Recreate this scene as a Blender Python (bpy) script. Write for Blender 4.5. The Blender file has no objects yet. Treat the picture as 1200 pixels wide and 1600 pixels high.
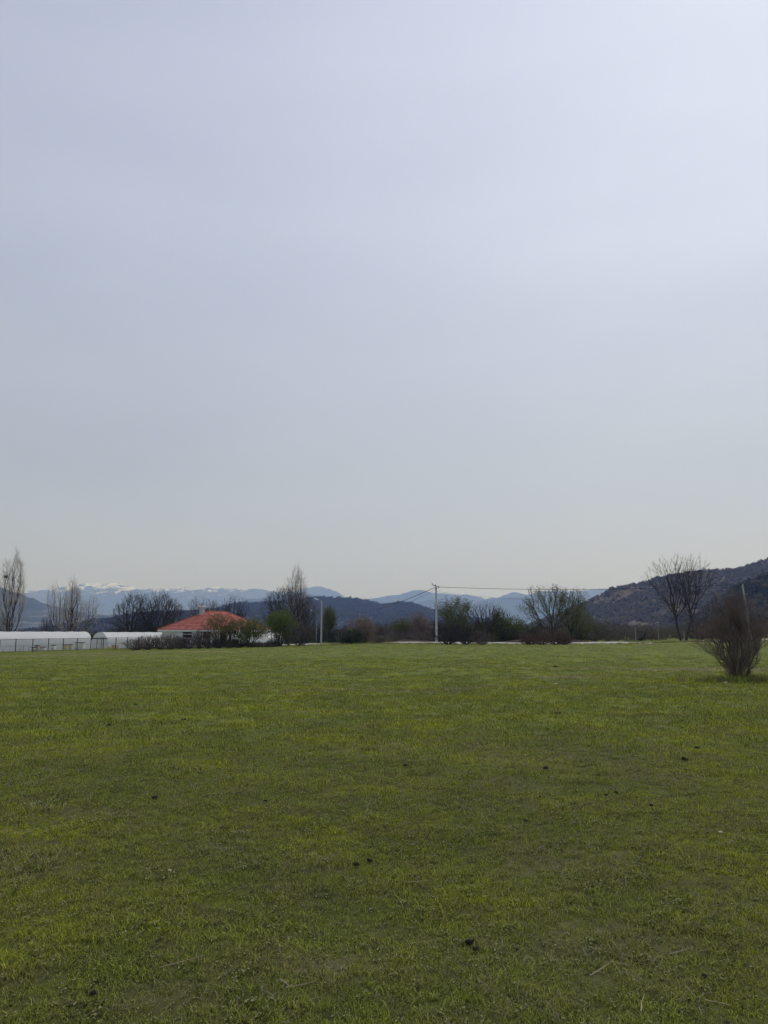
import bpy, math, random
import numpy as np
from mathutils import Vector, noise as mnoise
R = math.radians
S = bpy.context.scene
COL = S.collection

# ------------------------------------------------------------------ camera
EYE = 1.7
PITCH = math.atan(188 / 1200.0)
cam_d = bpy.data.cameras.new('camera')
cam_d.sensor_fit = 'VERTICAL'; cam_d.sensor_height = 36.0; cam_d.lens = 27.0
cam_d.clip_start = 0.1; cam_d.clip_end = 120000
cam = bpy.data.objects.new('camera', cam_d); COL.objects.link(cam)
cam.location = (0, 0, EYE); cam.rotation_euler = (R(90) + PITCH, 0, 0)
S.camera = cam
# ------------------------------------------------------------------ sun direction
SUN_AZ = R(38)      # clockwise from the view direction (+Y) towards +X
SUN_EL = R(52)
SUN = Vector((math.sin(SUN_AZ) * math.cos(SUN_EL), math.cos(SUN_AZ) * math.cos(SUN_EL), math.sin(SUN_EL)))
sl = bpy.data.lights.new('sun', 'SUN'); sl.energy = 1.5; sl.angle = R(14); sl.color = (1.0, .95, .87)
so = bpy.data.objects.new('sun', sl); COL.objects.link(so)
so.rotation_euler = SUN.to_track_quat('Z', 'Y').to_euler(); so.location = (0, 0, 60)
# ------------------------------------------------------------------ sky: Nishita behind a thin veil of high cloud
W = bpy.data.worlds.new('World'); S.world = W; W.use_nodes = True
nt = W.node_tree; N = nt.nodes; L = nt.links; N.clear()
wo = N.new('ShaderNodeOutputWorld')
sky = N.new('ShaderNodeTexSky'); sky.sky_type = 'NISHITA'; sky.sun_disc = False
sky.sun_elevation = SUN_EL; sky.sun_rotation = SUN_AZ; sky.air_density = 1.0; sky.dust_density = 2.5
bg1 = N.new('ShaderNodeBackground'); bg1.inputs[1].default_value = 0.05; L.new(sky.outputs[0], bg1.inputs[0])
geo = N.new('ShaderNodeNewGeometry')
def vm(op, a, b=None):
    n = N.new('ShaderNodeVectorMath'); n.operation = op
    for i, v in enumerate((a, b)):
        if v is None: continue
        if isinstance(v, bpy.types.NodeSocket): L.new(v, n.inputs[i])
        else: n.inputs[i].default_value = v
    return n.outputs['Value'] if op == 'DOT_PRODUCT' else n.outputs[0]
def wm(op, a, b=None, c=None):
    n = N.new('ShaderNodeMath'); n.operation = op
    for i, v in enumerate((a, b, c)):
        if v is None: continue
        if isinstance(v, bpy.types.NodeSocket): L.new(v, n.inputs[i])
        else: n.inputs[i].default_value = v
    return n.outputs[0]
tc = N.new('ShaderNodeTexCoord')
dirv = vm('NORMALIZE', tc.outputs['Generated'])
sep = N.new('ShaderNodeSeparateXYZ'); L.new(dirv, sep.inputs[0])
sd = vm('DOT_PRODUCT', dirv, tuple(SUN))
ramp = N.new('ShaderNodeValToRGB')               # veil colour by elevation (sin of the elevation)
cr = ramp.color_ramp; cr.interpolation = 'EASE'
SKYC = [(0.0, (.755, .77, 1.24)), (.08, (.645, .715, 1.03)), (.22, (.565, .625, .80)), (.42, (.575, .635, .815)), (.62, (.515, .565, .71)), (1.0, (.50, .55, .70))]
cr.elements[0].position = SKYC[0][0]; cr.elements[0].color = (*SKYC[0][1], 1)
cr.elements[1].position = SKYC[-1][0]; cr.elements[1].color = (*SKYC[-1][1], 1)
for p_, c_ in SKYC[1:-1]:
    e = cr.elements.new(p_); e.color = (*c_, 1)
L.new(wm('MAXIMUM', sep.outputs['Z'], 0.0), ramp.inputs[0])
# soft glow of the hidden sun through the veil
g1 = wm('POWER', wm('MAXIMUM', wm('MULTIPLY_ADD', sd, .5, .5), 0.0), 9.0)
glow = wm('MULTIPLY', g1, 0.75)
mp = N.new('ShaderNodeMapping'); mp.inputs['Scale'].default_value = (1.3, 1.3, 5.0); L.new(dirv, mp.inputs[0])
nz = N.new('ShaderNodeTexNoise'); nz.inputs['Scale'].default_value = 1.7; nz.inputs['Detail'].default_value = 4; nz.inputs['Roughness'].default_value = .45
L.new(mp.outputs[0], nz.inputs['Vector'])
streak = wm('MULTIPLY_ADD', nz.outputs[0], .32, .64)
gain = wm('ADD', streak, glow)
mul = N.new('ShaderNodeVectorMath'); mul.operation = 'SCALE'; L.new(ramp.outputs[0], mul.inputs[0]); L.new(gain, mul.inputs['Scale'])
bg2 = N.new('ShaderNodeBackground'); bg2.inputs[1].default_value = 1.0; L.new(mul.outputs[0], bg2.inputs[0])
mixw = N.new('ShaderNodeMixShader'); mixw.inputs[0].default_value = .85
L.new(bg1.outputs[0], mixw.inputs[1]); L.new(bg2.outputs[0], mixw.inputs[2]); L.new(mixw.outputs[0], wo.inputs[0])

vs = S.view_settings
vs.view_transform = 'Standard'; vs.look = 'None'; vs.gamma = 1.0; vs.use_curve_mapping = False; vs.exposure = 0.0

# ------------------------------------------------------------------ helpers
def at(px, py, Y):
    u = (px - 600) / 1200.0; v = (800 - py) / 1200.0
    c, s = math.cos(PITCH), math.sin(PITCH)
    dy = c - v * s; dz = s + v * c
    return Vector((u / dy * Y, Y, EYE + dz / dy * Y))
GX = np.array([-400, -60, -52, -36, -27, -16, 0, 23, 36, 45, 54, 80, 400], float)
GZ = np.array([-.97, -.97, -.95, -.62, -.42, -.2, .12, .02, .15, .45, .6, .8, .9], float)
def sstep(a, b, x):
    t = np.clip((x - a) / (b - a), 0, 1); return t * t * (3 - 2 * t)
def ground(x, y):
    x = np.asarray(x, float); y = np.asarray(y, float)
    far = sstep(12, 100, y) * (1 - sstep(260, 900, y)) * (1 - sstep(-200, -600, -np.abs(x)) * 0)
    z = np.interp(x, GX, GZ) * far
    near = 1 - sstep(60, 160, np.hypot(x, y))
    b = .030 * np.sin(x * .9 + 1.3 * np.sin(y * .31)) * np.sin(y * .7 + .8) + .018 * np.sin(x * 2.3 + y * 1.1) * np.sin(y * 2.9 - x * .7)
    b += .05 * np.sin(x * .23 + 2) * np.sin(y * .19 + x * .05)
    return z + b * near
def gz(x, y): return float(ground(x, y))
def gnd(px, py):
    """the point of the ground seen at a place of the photograph"""
    lo = 2.5
    y = lo
    while y < 400:
        p = at(px, py, y)
        if p.z <= gz(p.x, y): break
        y *= 1.01
    return Vector((p.x, y, gz(p.x, y)))
def onground(px, Y):
    p = at(px, 988, Y); return Vector((p.x, Y, gz(p.x, Y)))
def top_h(px, py, Y):
    p = at(px, py, Y); return p.z - gz(p.x, Y)
def ptrack(X, Y):       # horizontal pixel -> metres at depth Y
    return Y / 1215.0

def tag(o, label=None, cat=None, group=None, kind=None):
    if label: o['label'] = label
    if cat: o['category'] = cat
    if group: o['group'] = group
    if kind: o['kind'] = kind
    return o
def empty(name, loc, rz=0, label=None, cat=None, group=None):
    o = bpy.data.objects.new(name, None); COL.objects.link(o); o.location = loc; o.rotation_euler = (0, 0, rz)
    o.empty_display_size = .3
    return tag(o, label, cat, group)
def mesh_np(name, V, F, mat=None, parent=None, link=True, mats=None, mi=None, smooth=False):
    V = np.asarray(V, np.float32).reshape(-1, 3)
    me = bpy.data.meshes.new(name)
    if isinstance(F, np.ndarray):
        k = F.shape[1]; n = len(F)
        me.vertices.add(len(V)); me.vertices.foreach_set('co', V.ravel())
        me.loops.add(n * k); me.loops.foreach_set('vertex_index', F.astype(np.int32).ravel())
        me.polygons.add(n); me.polygons.foreach_set('loop_start', np.arange(0, n * k, k, dtype=np.int32))
        me.polygons.foreach_set('loop_total', np.full(n, k, np.int32))
        if mi is not None: me.polygons.foreach_set('material_index', np.asarray(mi, np.int32))
        me.update(calc_edges=True)
    else:
        me.from_pydata([tuple(v) for v in V.tolist()], [], F); me.update()
        if mi is not None: me.polygons.foreach_set('material_index', mi)
    for m in (mats or ([mat] if mat else [])): me.materials.append(m)
    if smooth: me.polygons.foreach_set('use_smooth', [True] * len(me.polygons))
    o = bpy.data.objects.new(name, me)
    if link: COL.objects.link(o)
    if parent: o.parent = parent
    return o
class MB:
    def __init__(s): s.v = []; s.f = []
    def box(s, x0, x1, y0, y1, z0, z1):
        n = len(s.v); s.v += [(x0,y0,z0),(x1,y0,z0),(x1,y1,z0),(x0,y1,z0),(x0,y0,z1),(x1,y0,z1),(x1,y1,z1),(x0,y1,z1)]
        s.f += [tuple(n+i for i in q) for q in ((0,3,2,1),(4,5,6,7),(0,1,5,4),(1,2,6,5),(2,3,7,6),(3,0,4,7))]; return s
    def poly(s, pts):
        n = len(s.v); s.v += [tuple(p) for p in pts]; s.f.append(tuple(range(n, n + len(pts)))); return s
    def bar(s, a, b, r0, r1=None, k=6):
        a = Vector(a); b = Vector(b); r1 = r0 if r1 is None else r1
        d = (b - a).normalized(); u = d.orthogonal().normalized(); w = d.cross(u); n = len(s.v)
        for p, r in ((a, r0), (b, r1)):
            for i in range(k):
                t = 2 * math.pi * i / k; s.v.append(tuple(p + (u * math.cos(t) + w * math.sin(t)) * r))
        for i in range(k): j = (i + 1) % k; s.f.append((n+i, n+j, n+k+j, n+k+i))
        s.f.append(tuple(n+i for i in reversed(range(k)))); s.f.append(tuple(n+k+i for i in range(k))); return s
    def build(s, name, mat, parent=None, **k): return mesh_np(name, s.v, s.f, mat, parent, **k)
def tubes(segs, k=3):
    """segs: n x 8 array (p0, p1, r0, r1) -> vertices, quads"""
    A = np.asarray(segs, float); p0 = A[:, :3]; p1 = A[:, 3:6]; r0 = A[:, 6]; r1 = A[:, 7]
    d = p1 - p0; d /= (np.linalg.norm(d, axis=1, keepdims=True) + 1e-9)
    ref = np.where(np.abs(d[:, 2:3]) < .9, [[0, 0, 1.]], [[1., 0, 0]])
    u = np.cross(d, ref); u /= np.linalg.norm(u, axis=1, keepdims=True); w = np.cross(d, u)
    n = len(A); V = np.zeros((n, 2, k, 3))
    for i in range(k):
        t = 2 * math.pi * i / k; o = u * math.cos(t) + w * math.sin(t)
        V[:, 0, i] = p0 + o * r0[:, None]; V[:, 1, i] = p1 + o * r1[:, None]
    base = np.arange(n)[:, None] * 2 * k; F = []
    for i in range(k):
        j = (i + 1) % k; F.append(np.concatenate([base + i, base + j, base + k + j, base + k + i], 1))
    return V.reshape(-1, 3), np.concatenate(F, 0)

# ------------------------------------------------------------------ materials
def mat(name, col, rough=.85, col2=None, scale=3.0, detail=4, bump=0.0, bscale=None, coord='Object', stops=None, metal=0, spec=.25, extra=None, trans=0.0, stretch=None):
    m = bpy.data.materials.new(name); m.use_nodes = True; n = m.node_tree.nodes; l = m.node_tree.links
    b = n['Principled BSDF']; b.inputs['Roughness'].default_value = rough; b.inputs['Metallic'].default_value = metal
    b.inputs['Specular IOR Level'].default_value = spec
    b.inputs['Base Color'].default_value = (*col, 1)
    t = n.new('ShaderNodeTexCoord'); src = t.outputs['Object']
    if coord == 'World': g = n.new('ShaderNodeNewGeometry'); src = g.outputs['Position']
    if stretch:
        mm = n.new('ShaderNodeMapping'); mm.inputs['Scale'].default_value = stretch; l.new(src, mm.inputs[0]); src = mm.outputs[0]
    if col2 or stops:
        z = n.new('ShaderNodeTexNoise'); z.inputs['Scale'].default_value = scale; z.inputs['Detail'].default_value = detail; l.new(src, z.inputs['Vector'])
        r = n.new('ShaderNodeValToRGB'); l.new(z.outputs[0], r.inputs[0])
        st = stops or [(.35, col), (.65, col2)]
        r.color_ramp.elements[0].position = st[0][0]; r.color_ramp.elements[0].color = (*st[0][1], 1)
        r.color_ramp.elements[1].position = st[-1][0]; r.color_ramp.elements[1].color = (*st[-1][1], 1)
        for p, c in st[1:-1]: e = r.color_ramp.elements.new(p); e.color = (*c, 1)
        l.new(r.outputs[0], b.inputs['Base Color'])
    if bump:
        z2 = n.new('ShaderNodeTexNoise'); z2.inputs['Scale'].default_value = bscale or scale * 4; z2.inputs['Detail'].default_value = 5; l.new(src, z2.inputs['Vector'])
        bp = n.new('ShaderNodeBump'); bp.inputs['Strength'].default_value = bump; l.new(z2.outputs[0], bp.inputs['Height']); l.new(bp.outputs[0], b.inputs['Normal'])
    if trans:
        tr = n.new('ShaderNodeBsdfTranslucent'); mx = n.new('ShaderNodeMixShader'); mx.inputs[0].default_value = trans
        if col2 or stops: l.new(r.outputs[0], tr.inputs[0])
        else: tr.inputs[0].default_value = (*col, 1)
        l.new(b.outputs[0], mx.inputs[1]); l.new(tr.outputs[0], mx.inputs[2]); l.new(mx.outputs[0], n['Material Output'].inputs[0])
    return m
M = {}
M['bark'] = mat('dark_bark', (.035, .030, .026), .95, (.07, .062, .055), 6, bump=.4)
M['twig'] = mat('brown_twigs', (.085, .068, .056), .95, (.145, .116, .096), 1.2, coord='World')
M['twig_bush'] = mat('bush_twigs', (.13, .10, .082), .95, (.215, .172, .142), 1.8, coord='World')
M['twig_dark'] = mat('dark_twigs', (.030, .026, .023), .95, (.055, .046, .040), 1.2, coord='World')
M['twig_red'] = mat('reddish_stems', (.095, .056, .046), .95, (.14, .088, .072), 2, coord='World')
M['twig_pale'] = mat('pale_twigs', (.34, .30, .265), .95, (.46, .42, .375), 1.0, coord='World')
M['twig_grey'] = mat('grey_brown_twigs', (.125, .105, .088), .95, (.20, .17, .145), 1.0, coord='World')
M['bark_pale'] = mat('pale_bark', (.10, .09, .08), .95, (.16, .145, .13), 5, bump=.3)
M['leaf'] = mat('young_green_leaves', (.075, .105, .022), .7, (.14, .17, .04), 1.5, coord='World', trans=.3)
M['leaf_bright'] = mat('bright_green_leaves', (.09, .14, .018), .7, (.14, .19, .03), 1.5, coord='World', trans=.3)
M['leaf_orange'] = mat('orange_green_buds', (.13, .11, .03), .7, (.20, .15, .05), 1.5, coord='World', trans=.3)
M['leaf_dark'] = mat('dark_evergreen_leaves', (.018, .028, .012), .8, (.040, .055, .022), .8, coord='World')
M['blossom'] = mat('dry_pink_brown_seed_heads', (.20, .15, .115), .9, (.28, .21, .17), 1.5, coord='World', trans=.2)
M['white_wall'] = mat('white_render', (.80, .80, .79), .9, (.86, .86, .85), 1.5, bump=.06, bscale=30)
M['white_paint'] = mat('white_paint', (.78, .78, .76), .6)
M['tile'] = mat('red_roof_tiles', (.36, .115, .085), .8, (.56, .20, .15), 1.6, detail=8, bump=.3, bscale=12)
M['ridge'] = mat('ridge_tiles', (.30, .07, .045), .8, (.40, .12, .08), 3)
M['dark'] = mat('dark_glass', (.012, .014, .018), .15, spec=.5)
M['frame_brown'] = mat('dark_wood_frame', (.05, .035, .025), .7)
M['concrete'] = mat('weathered_concrete', (.38, .37, .35), .9, (.48, .47, .45), 2.5, bump=.15)
M['metal'] = mat('galvanised_metal', (.30, .31, .32), .5, metal=.4)
M['metal_dark'] = mat('dark_metal', (.04, .045, .05), .6, metal=.3)
M['lamp_white'] = mat('white_lamp_plastic', (.75, .76, .78), .4)
M['green_metal'] = mat('dark_green_fence_paint', (.012, .045, .040), .6)
M['wire'] = mat('cable_black', (.03, .03, .032), .6)
M['film'] = mat('white_greenhouse_film', (.84, .84, .83), .45, (.90, .90, .89), .6, bump=.08, bscale=2.5, trans=.35, spec=.4)
M['film_grey'] = mat('greyish_greenhouse_film', (.82, .84, .85), .5, (.88, .90, .91), .8, bump=.1, bscale=2.0, trans=.55)
M['mesh'] = mat('wire_mesh', (.34, .35, .35), .6, metal=.3)
M['hive_w'] = mat('white_hive_paint', (.72, .71, .66), .8, (.62, .60, .54), 5)
M['hive_y'] = mat('yellow_hive_paint', (.60, .52, .25), .8, (.52, .45, .22), 5)
M['hive_p'] = mat('pinkish_hive_paint', (.55, .40, .36), .8, (.48, .34, .30), 5)
M['crate_o'] = mat('orange_crate', (.62, .28, .12), .7, (.52, .22, .10), 5)
M['gravel'] = mat('pale_gravel', (.42, .39, .345), .95, (.57, .54, .48), 1.3, bump=.5, bscale=9)
M['earth'] = mat('dark_earth', (.045, .032, .026), .98, (.09, .062, .050), 1.2, bump=.6, bscale=6)
M['dung'] = mat('dark_dung', (.010, .008, .007), .95, (.022, .018, .014), 30, bump=.6, bscale=60)
M['stone'] = mat('pale_stone', (.40, .37, .32), .9, (.52, .49, .43), 14, bump=.4)
M['straw'] = mat('dry_straw', (.33, .27, .17), .9, (.42, .36, .24), 9)
M['soil'] = mat('brown_plant_stems', (.10, .075, .05), .95, (.15, .12, .08), 5)
M['timber'] = mat('grey_timber_post', (.24, .22, .19), .9, (.32, .30, .27), 6)

# ------------------------------------------------------------------ haze (one closed box of even air round everything)
HZ = bpy.data.materials.new('haze_air'); HZ.use_nodes = True
hn = HZ.node_tree.nodes; hl = HZ.node_tree.links; hn.clear()
ho = hn.new('ShaderNodeOutputMaterial'); pv = hn.new('ShaderNodeVolumePrincipled')
pv.inputs['Color'].default_value = (.34, .50, 1.0, 1); pv.inputs['Absorption Color'].default_value = (1, 1, 1, 1)
pv.inputs['Density'].default_value = 1.4e-4; pv.inputs['Anisotropy'].default_value = .35
hl.new(pv.outputs[0], ho.inputs['Volume'])

# ------------------------------------------------------------------ ground sheet
def graded(a0, step, ratio, end):
    o = [a0]; s = step
    while o[-1] < end: o.append(o[-1] + s); s *= ratio
    return o
ys = np.array(sorted([-v for v in graded(.4, .6, 1.25, 1500)] + graded(0, .22, 1.017, 22000)))
xp = graded(0, .25, 1.03, 22000); xs = np.array(sorted(set([-v for v in xp] + xp)))
# dry patches: (px, py) in the photograph -> a real spot, half-length, half-depth, strength
DRY = []
for px, py, rx, ry, s in ((1050, 1047, 5, 1.2, .9), (1190, 1047, 4, 1.6, .7), (895, 1058, 1.6, 1.0, .9), (230, 1019, 13, 3.0, .75), (60, 1025, 12, 4, .4), (660, 1165, 1.2, .8, .5),
                          (870, 1185, 1.4, .9, .5), (1000, 1215, 1.1, .6, .4), (780, 1230, .5, .2, .7), (45, 1272, .6, .25, .7), (480, 1510, .35, .2, .8), (960, 1490, .4, .25, .8),
                          (300, 1565, .3, .15, .8), (900, 1345, .6, .4, .5), (640, 1080, 5, .8, .4), (1180, 1285, .7, .3, .3), (1100, 1003, 10, 2.5, .7), (20, 1345, .5, .3, .6), (880, 1012, 9, 1.0, .3)):
    p = gnd(px, py); DRY.append((p.x, p.y, rx, ry, s * (.5 if py > 1150 else 1)))
def dry(x, y):
    r = np.zeros_like(np.asarray(x, float))
    for cx, cy, rx, ry, s in DRY: r = np.maximum(r, s * np.exp(-(((x - cx) / rx) ** 2 + ((y - cy) / ry) ** 2) ** 1.3))
    return r
XX, YY = np.meshgrid(xs, ys); ZZ = ground(XX, YY)
nyy, nxx = XX.shape
idx = np.arange(nyy * nxx).reshape(nyy, nxx)
F = np.stack([idx[:-1, :-1].ravel(), idx[:-1, 1:].ravel(), idx[1:, 1:].ravel(), idx[1:, :-1].ravel()], 1)
fieldo = mesh_np('field', np.stack([XX.ravel(), YY.ravel(), ZZ.ravel()], 1), F, None, smooth=True)
tag(fieldo, 'flat green pasture of short grass stretching to the trees', None, kind='structure')
a = fieldo.data.attributes.new('dry', 'FLOAT', 'POINT'); a.data.foreach_set('value', dry(XX, YY).ravel().astype(np.float32))

# bare thatch and soil show between the tufts where the sward is modelled blade by blade
a = fieldo.data.attributes.new('sward', 'FLOAT', 'POINT'); a.data.foreach_set('value', (.7 * (1 - sstep(6, 18, np.hypot(XX, YY)))).ravel().astype(np.float32))

def grass_material(name, near):
    m = bpy.data.materials.new(name); m.use_nodes = True; n = m.node_tree.nodes; l = m.node_tree.links
    b = n['Principled BSDF']; b.inputs['Roughness'].default_value = .8; b.inputs['Specular IOR Level'].default_value = .05
    g = n.new('ShaderNodeNewGeometry')
    def nz(scale, det, rough=.55, stretch=None):
        z = n.new('ShaderNodeTexNoise'); z.inputs['Scale'].default_value = scale; z.inputs['Detail'].default_value = det; z.inputs['Roughness'].default_value = rough
        src = g.outputs['Position']
        if stretch:
            q = n.new('ShaderNodeMapping'); q.inputs['Scale'].default_value = stretch; l.new(src, q.inputs[0]); src = q.outputs[0]
        l.new(src, z.inputs['Vector']); return z.outputs[0]
    def ramp(src, st):
        r = n.new('ShaderNodeValToRGB'); l.new(src, r.inputs[0])
        r.color_ramp.elements[0].position = st[0][0]; r.color_ramp.elements[0].color = (*st[0][1], 1)
        r.color_ramp.elements[1].position = st[-1][0]; r.color_ramp.elements[1].color = (*st[-1][1], 1)
        for p, c in st[1:-1]: e = r.color_ramp.elements.new(p); e.color = (*c, 1)
        return r.outputs[0]
    def mix(f, a_, b_, mode='MIX'):
        x = n.new('ShaderNodeMix'); x.data_type = 'RGBA'; x.blend_type = mode
        if isinstance(f, float): x.inputs[0].default_value = f
        else: l.new(f, x.inputs[0])
        for i, v in ((6, a_), (7, b_)):
            if isinstance(v, bpy.types.NodeSocket): l.new(v, x.inputs[i])
            else: x.inputs[i].default_value = (*v, 1)
        return x.outputs[2]
    base = ramp(nz(.55, 6, .6), [(.30, (.104, .134, .036)), (.48, (.142, .178, .038)), (.66, (.205, .235, .026))])
    olive = ramp(nz(2.3, 4), [(.45, (0, 0, 0)), (.7, (1, 1, 1))])
    c = mix(olive, base, (.145, .155, .050))
    rb = n.new('ShaderNodeMath'); rb.operation = 'MULTIPLY'
    br = ramp(nz(.9, 3), [(.60, (0, 0, 0)), (.72, (1, 1, 1))])
    l.new(br, rb.inputs[0]); rb.inputs[1].default_value = .45
    c = mix(rb.outputs[0], c, (.125, .105, .055))
    if near == 'ground':
        at_ = n.new('ShaderNodeAttribute'); at_.attribute_name = 'dry'
        th = n.new('ShaderNodeAttribute'); th.attribute_name = 'sward'
        c = mix(th.outputs['Fac'], c, (.055, .052, .022))
        c = mix(at_.outputs['Fac'], c, (.24, .20, .115))
        fine = ramp(nz(9, 6, .75, (1, 1, 1)), [(.3, (.55, .55, .55)), (.7, (1.3, 1.3, 1.3))])
        c = mix(1.0, c, fine, 'MULTIPLY')
        med = ramp(nz(.35, 7, .8, (1, .45, 1)), [(.34, (.62, .66, .66)), (.5, (1.0, 1.0, 1.0)), (.68, (1.22, 1.18, 1.15))])
        c = mix(1.0, c, med, 'MULTIPLY')
        bp = n.new('ShaderNodeBump'); bp.inputs['Strength'].default_value = .5; bp.inputs['Distance'].default_value = .05
        l.new(nz(14, 5, .7), bp.inputs['Height']); l.new(bp.outputs[0], b.inputs['Normal'])
        l.new(c, b.inputs['Base Color'])
    else:
        oi = n.new('ShaderNodeObjectInfo')
        ri = n.new('ShaderNodeNewGeometry')
        if near == 'dry':
            c = mix(.25, ramp(ri.outputs['Random Per Island'], [(0, (.16, .125, .07)), (.6, (.29, .24, .145)), (1, (.46, .40, .27))]), c)
        elif near == 'weed':
            c = ramp(ri.outputs['Random Per Island'], [(0, (.035, .055, .012)), (.5, (.11, .135, .032)), (.88, (.24, .25, .09)), (1, (.44, .42, .25))])
        else:
            v = ramp(ri.outputs['Random Per Island'], [(0, (.25, .27, .22)), (.45, (1.45, 1.40, 1.15)), (.82, (2.35, 2.15, 1.7)), (1, (4.8, 4.1, 4.0))])
            c = mix(1.0, c, v, 'MULTIPLY')
        l.new(c, b.inputs['Base Color'])
        tr = n.new('ShaderNodeBsdfTranslucent'); mx = n.new('ShaderNodeMixShader'); mx.inputs[0].default_value = .3
        l.new(c, tr.inputs[0]); l.new(b.outputs[0], mx.inputs[1]); l.new(tr.outputs[0], mx.inputs[2]); l.new(mx.outputs[0], n['Material Output'].inputs[0])
    return m
M['ground'] = grass_material('pasture_ground', 'ground')
M['blade'] = grass_material('grass_blades', 'green')
M['blade_dry'] = grass_material('dry_grass_blades', 'dry')
M['weed'] = grass_material('weed_leaves', 'weed')
fieldo.data.materials.append(M['ground'])

# ------------------------------------------------------------------ hills
def hill(name, prof, Y, depth, material, amp, freq, label, gully=.25, power=1.15, rows=46, step=2.0, ridge_amp=.0, foot=-3.0, seed=0, back=.35):
    """a ridge at distance Y whose skyline follows prof (photo x, y); slopes run down towards the camera and behind"""
    xs_ = [p[0] for p in prof]; ys_ = [p[1] for p in prof]
    cols = np.arange(xs_[0], xs_[-1] + .1, step)
    prow = np.interp(cols, xs_, ys_)
    # soften straight pieces of the traced skyline
    k = 1 if 'snow' in name else 3; pad = np.pad(prow, k, mode='edge'); prow = .5 * prow + .5 * np.convolve(pad, np.ones(2 * k + 1) / (2 * k + 1), 'valid')
    X = np.array([at(c, p, Y).x for c, p in zip(cols, prow)]); H = np.array([at(c, p, Y).z for c, p in zip(cols, prow)])
    ts = list(np.linspace(0, 1, rows)) + list(1 + np.linspace(.06, 1, 9))
    V = np.zeros((len(ts), len(cols), 3))
    for j, t in enumerate(ts):
        if t <= 1: s = t ** power; yy = Y - depth * (1 - t)
        else: s = max(0, 1 - (t - 1)) ** 1.3; yy = Y + depth * back * (t - 1)
        for i in range(len(cols)):
            x = X[i]
            nv = mnoise.fractal(Vector((x * freq + seed, yy * freq * .6, seed * 1.7)), .9, 2.1, 6)
            rv = 1 - abs(mnoise.fractal(Vector((x * freq * 1.7 + seed + 9, yy * freq * .35, 3.3)), .8, 2.0, 4)) * 2
            bell = math.sin(math.pi * min(t, 1)) if t < 1 else 0
            h = foot + (H[i] - foot) * s
            h += (nv * amp + (rv - .5) * amp * gully * 3) * bell * min(1, max(0, (H[i] - foot) / (5 * amp)) ** 1.5)
            if ridge_amp: h += ridge_amp * mnoise.fractal(Vector((x * freq * 9 + seed, yy * freq * 9, 1.1)), .7, 2.2, 4) * min(1, s * 1.5)
            V[j, i] = (x, yy, h)
    ny, nx = V.shape[:2]; id_ = np.arange(ny * nx).reshape(ny, nx)
    F = np.stack([id_[:-1, :-1].ravel(), id_[:-1, 1:].ravel(), id_[1:, 1:].ravel(), id_[1:, :-1].ravel()], 1)
    o = mesh_np(name, V.reshape(-1, 3), F, material, smooth=True)
    tag(o, label, None, kind='structure')
    return o, V

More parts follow.
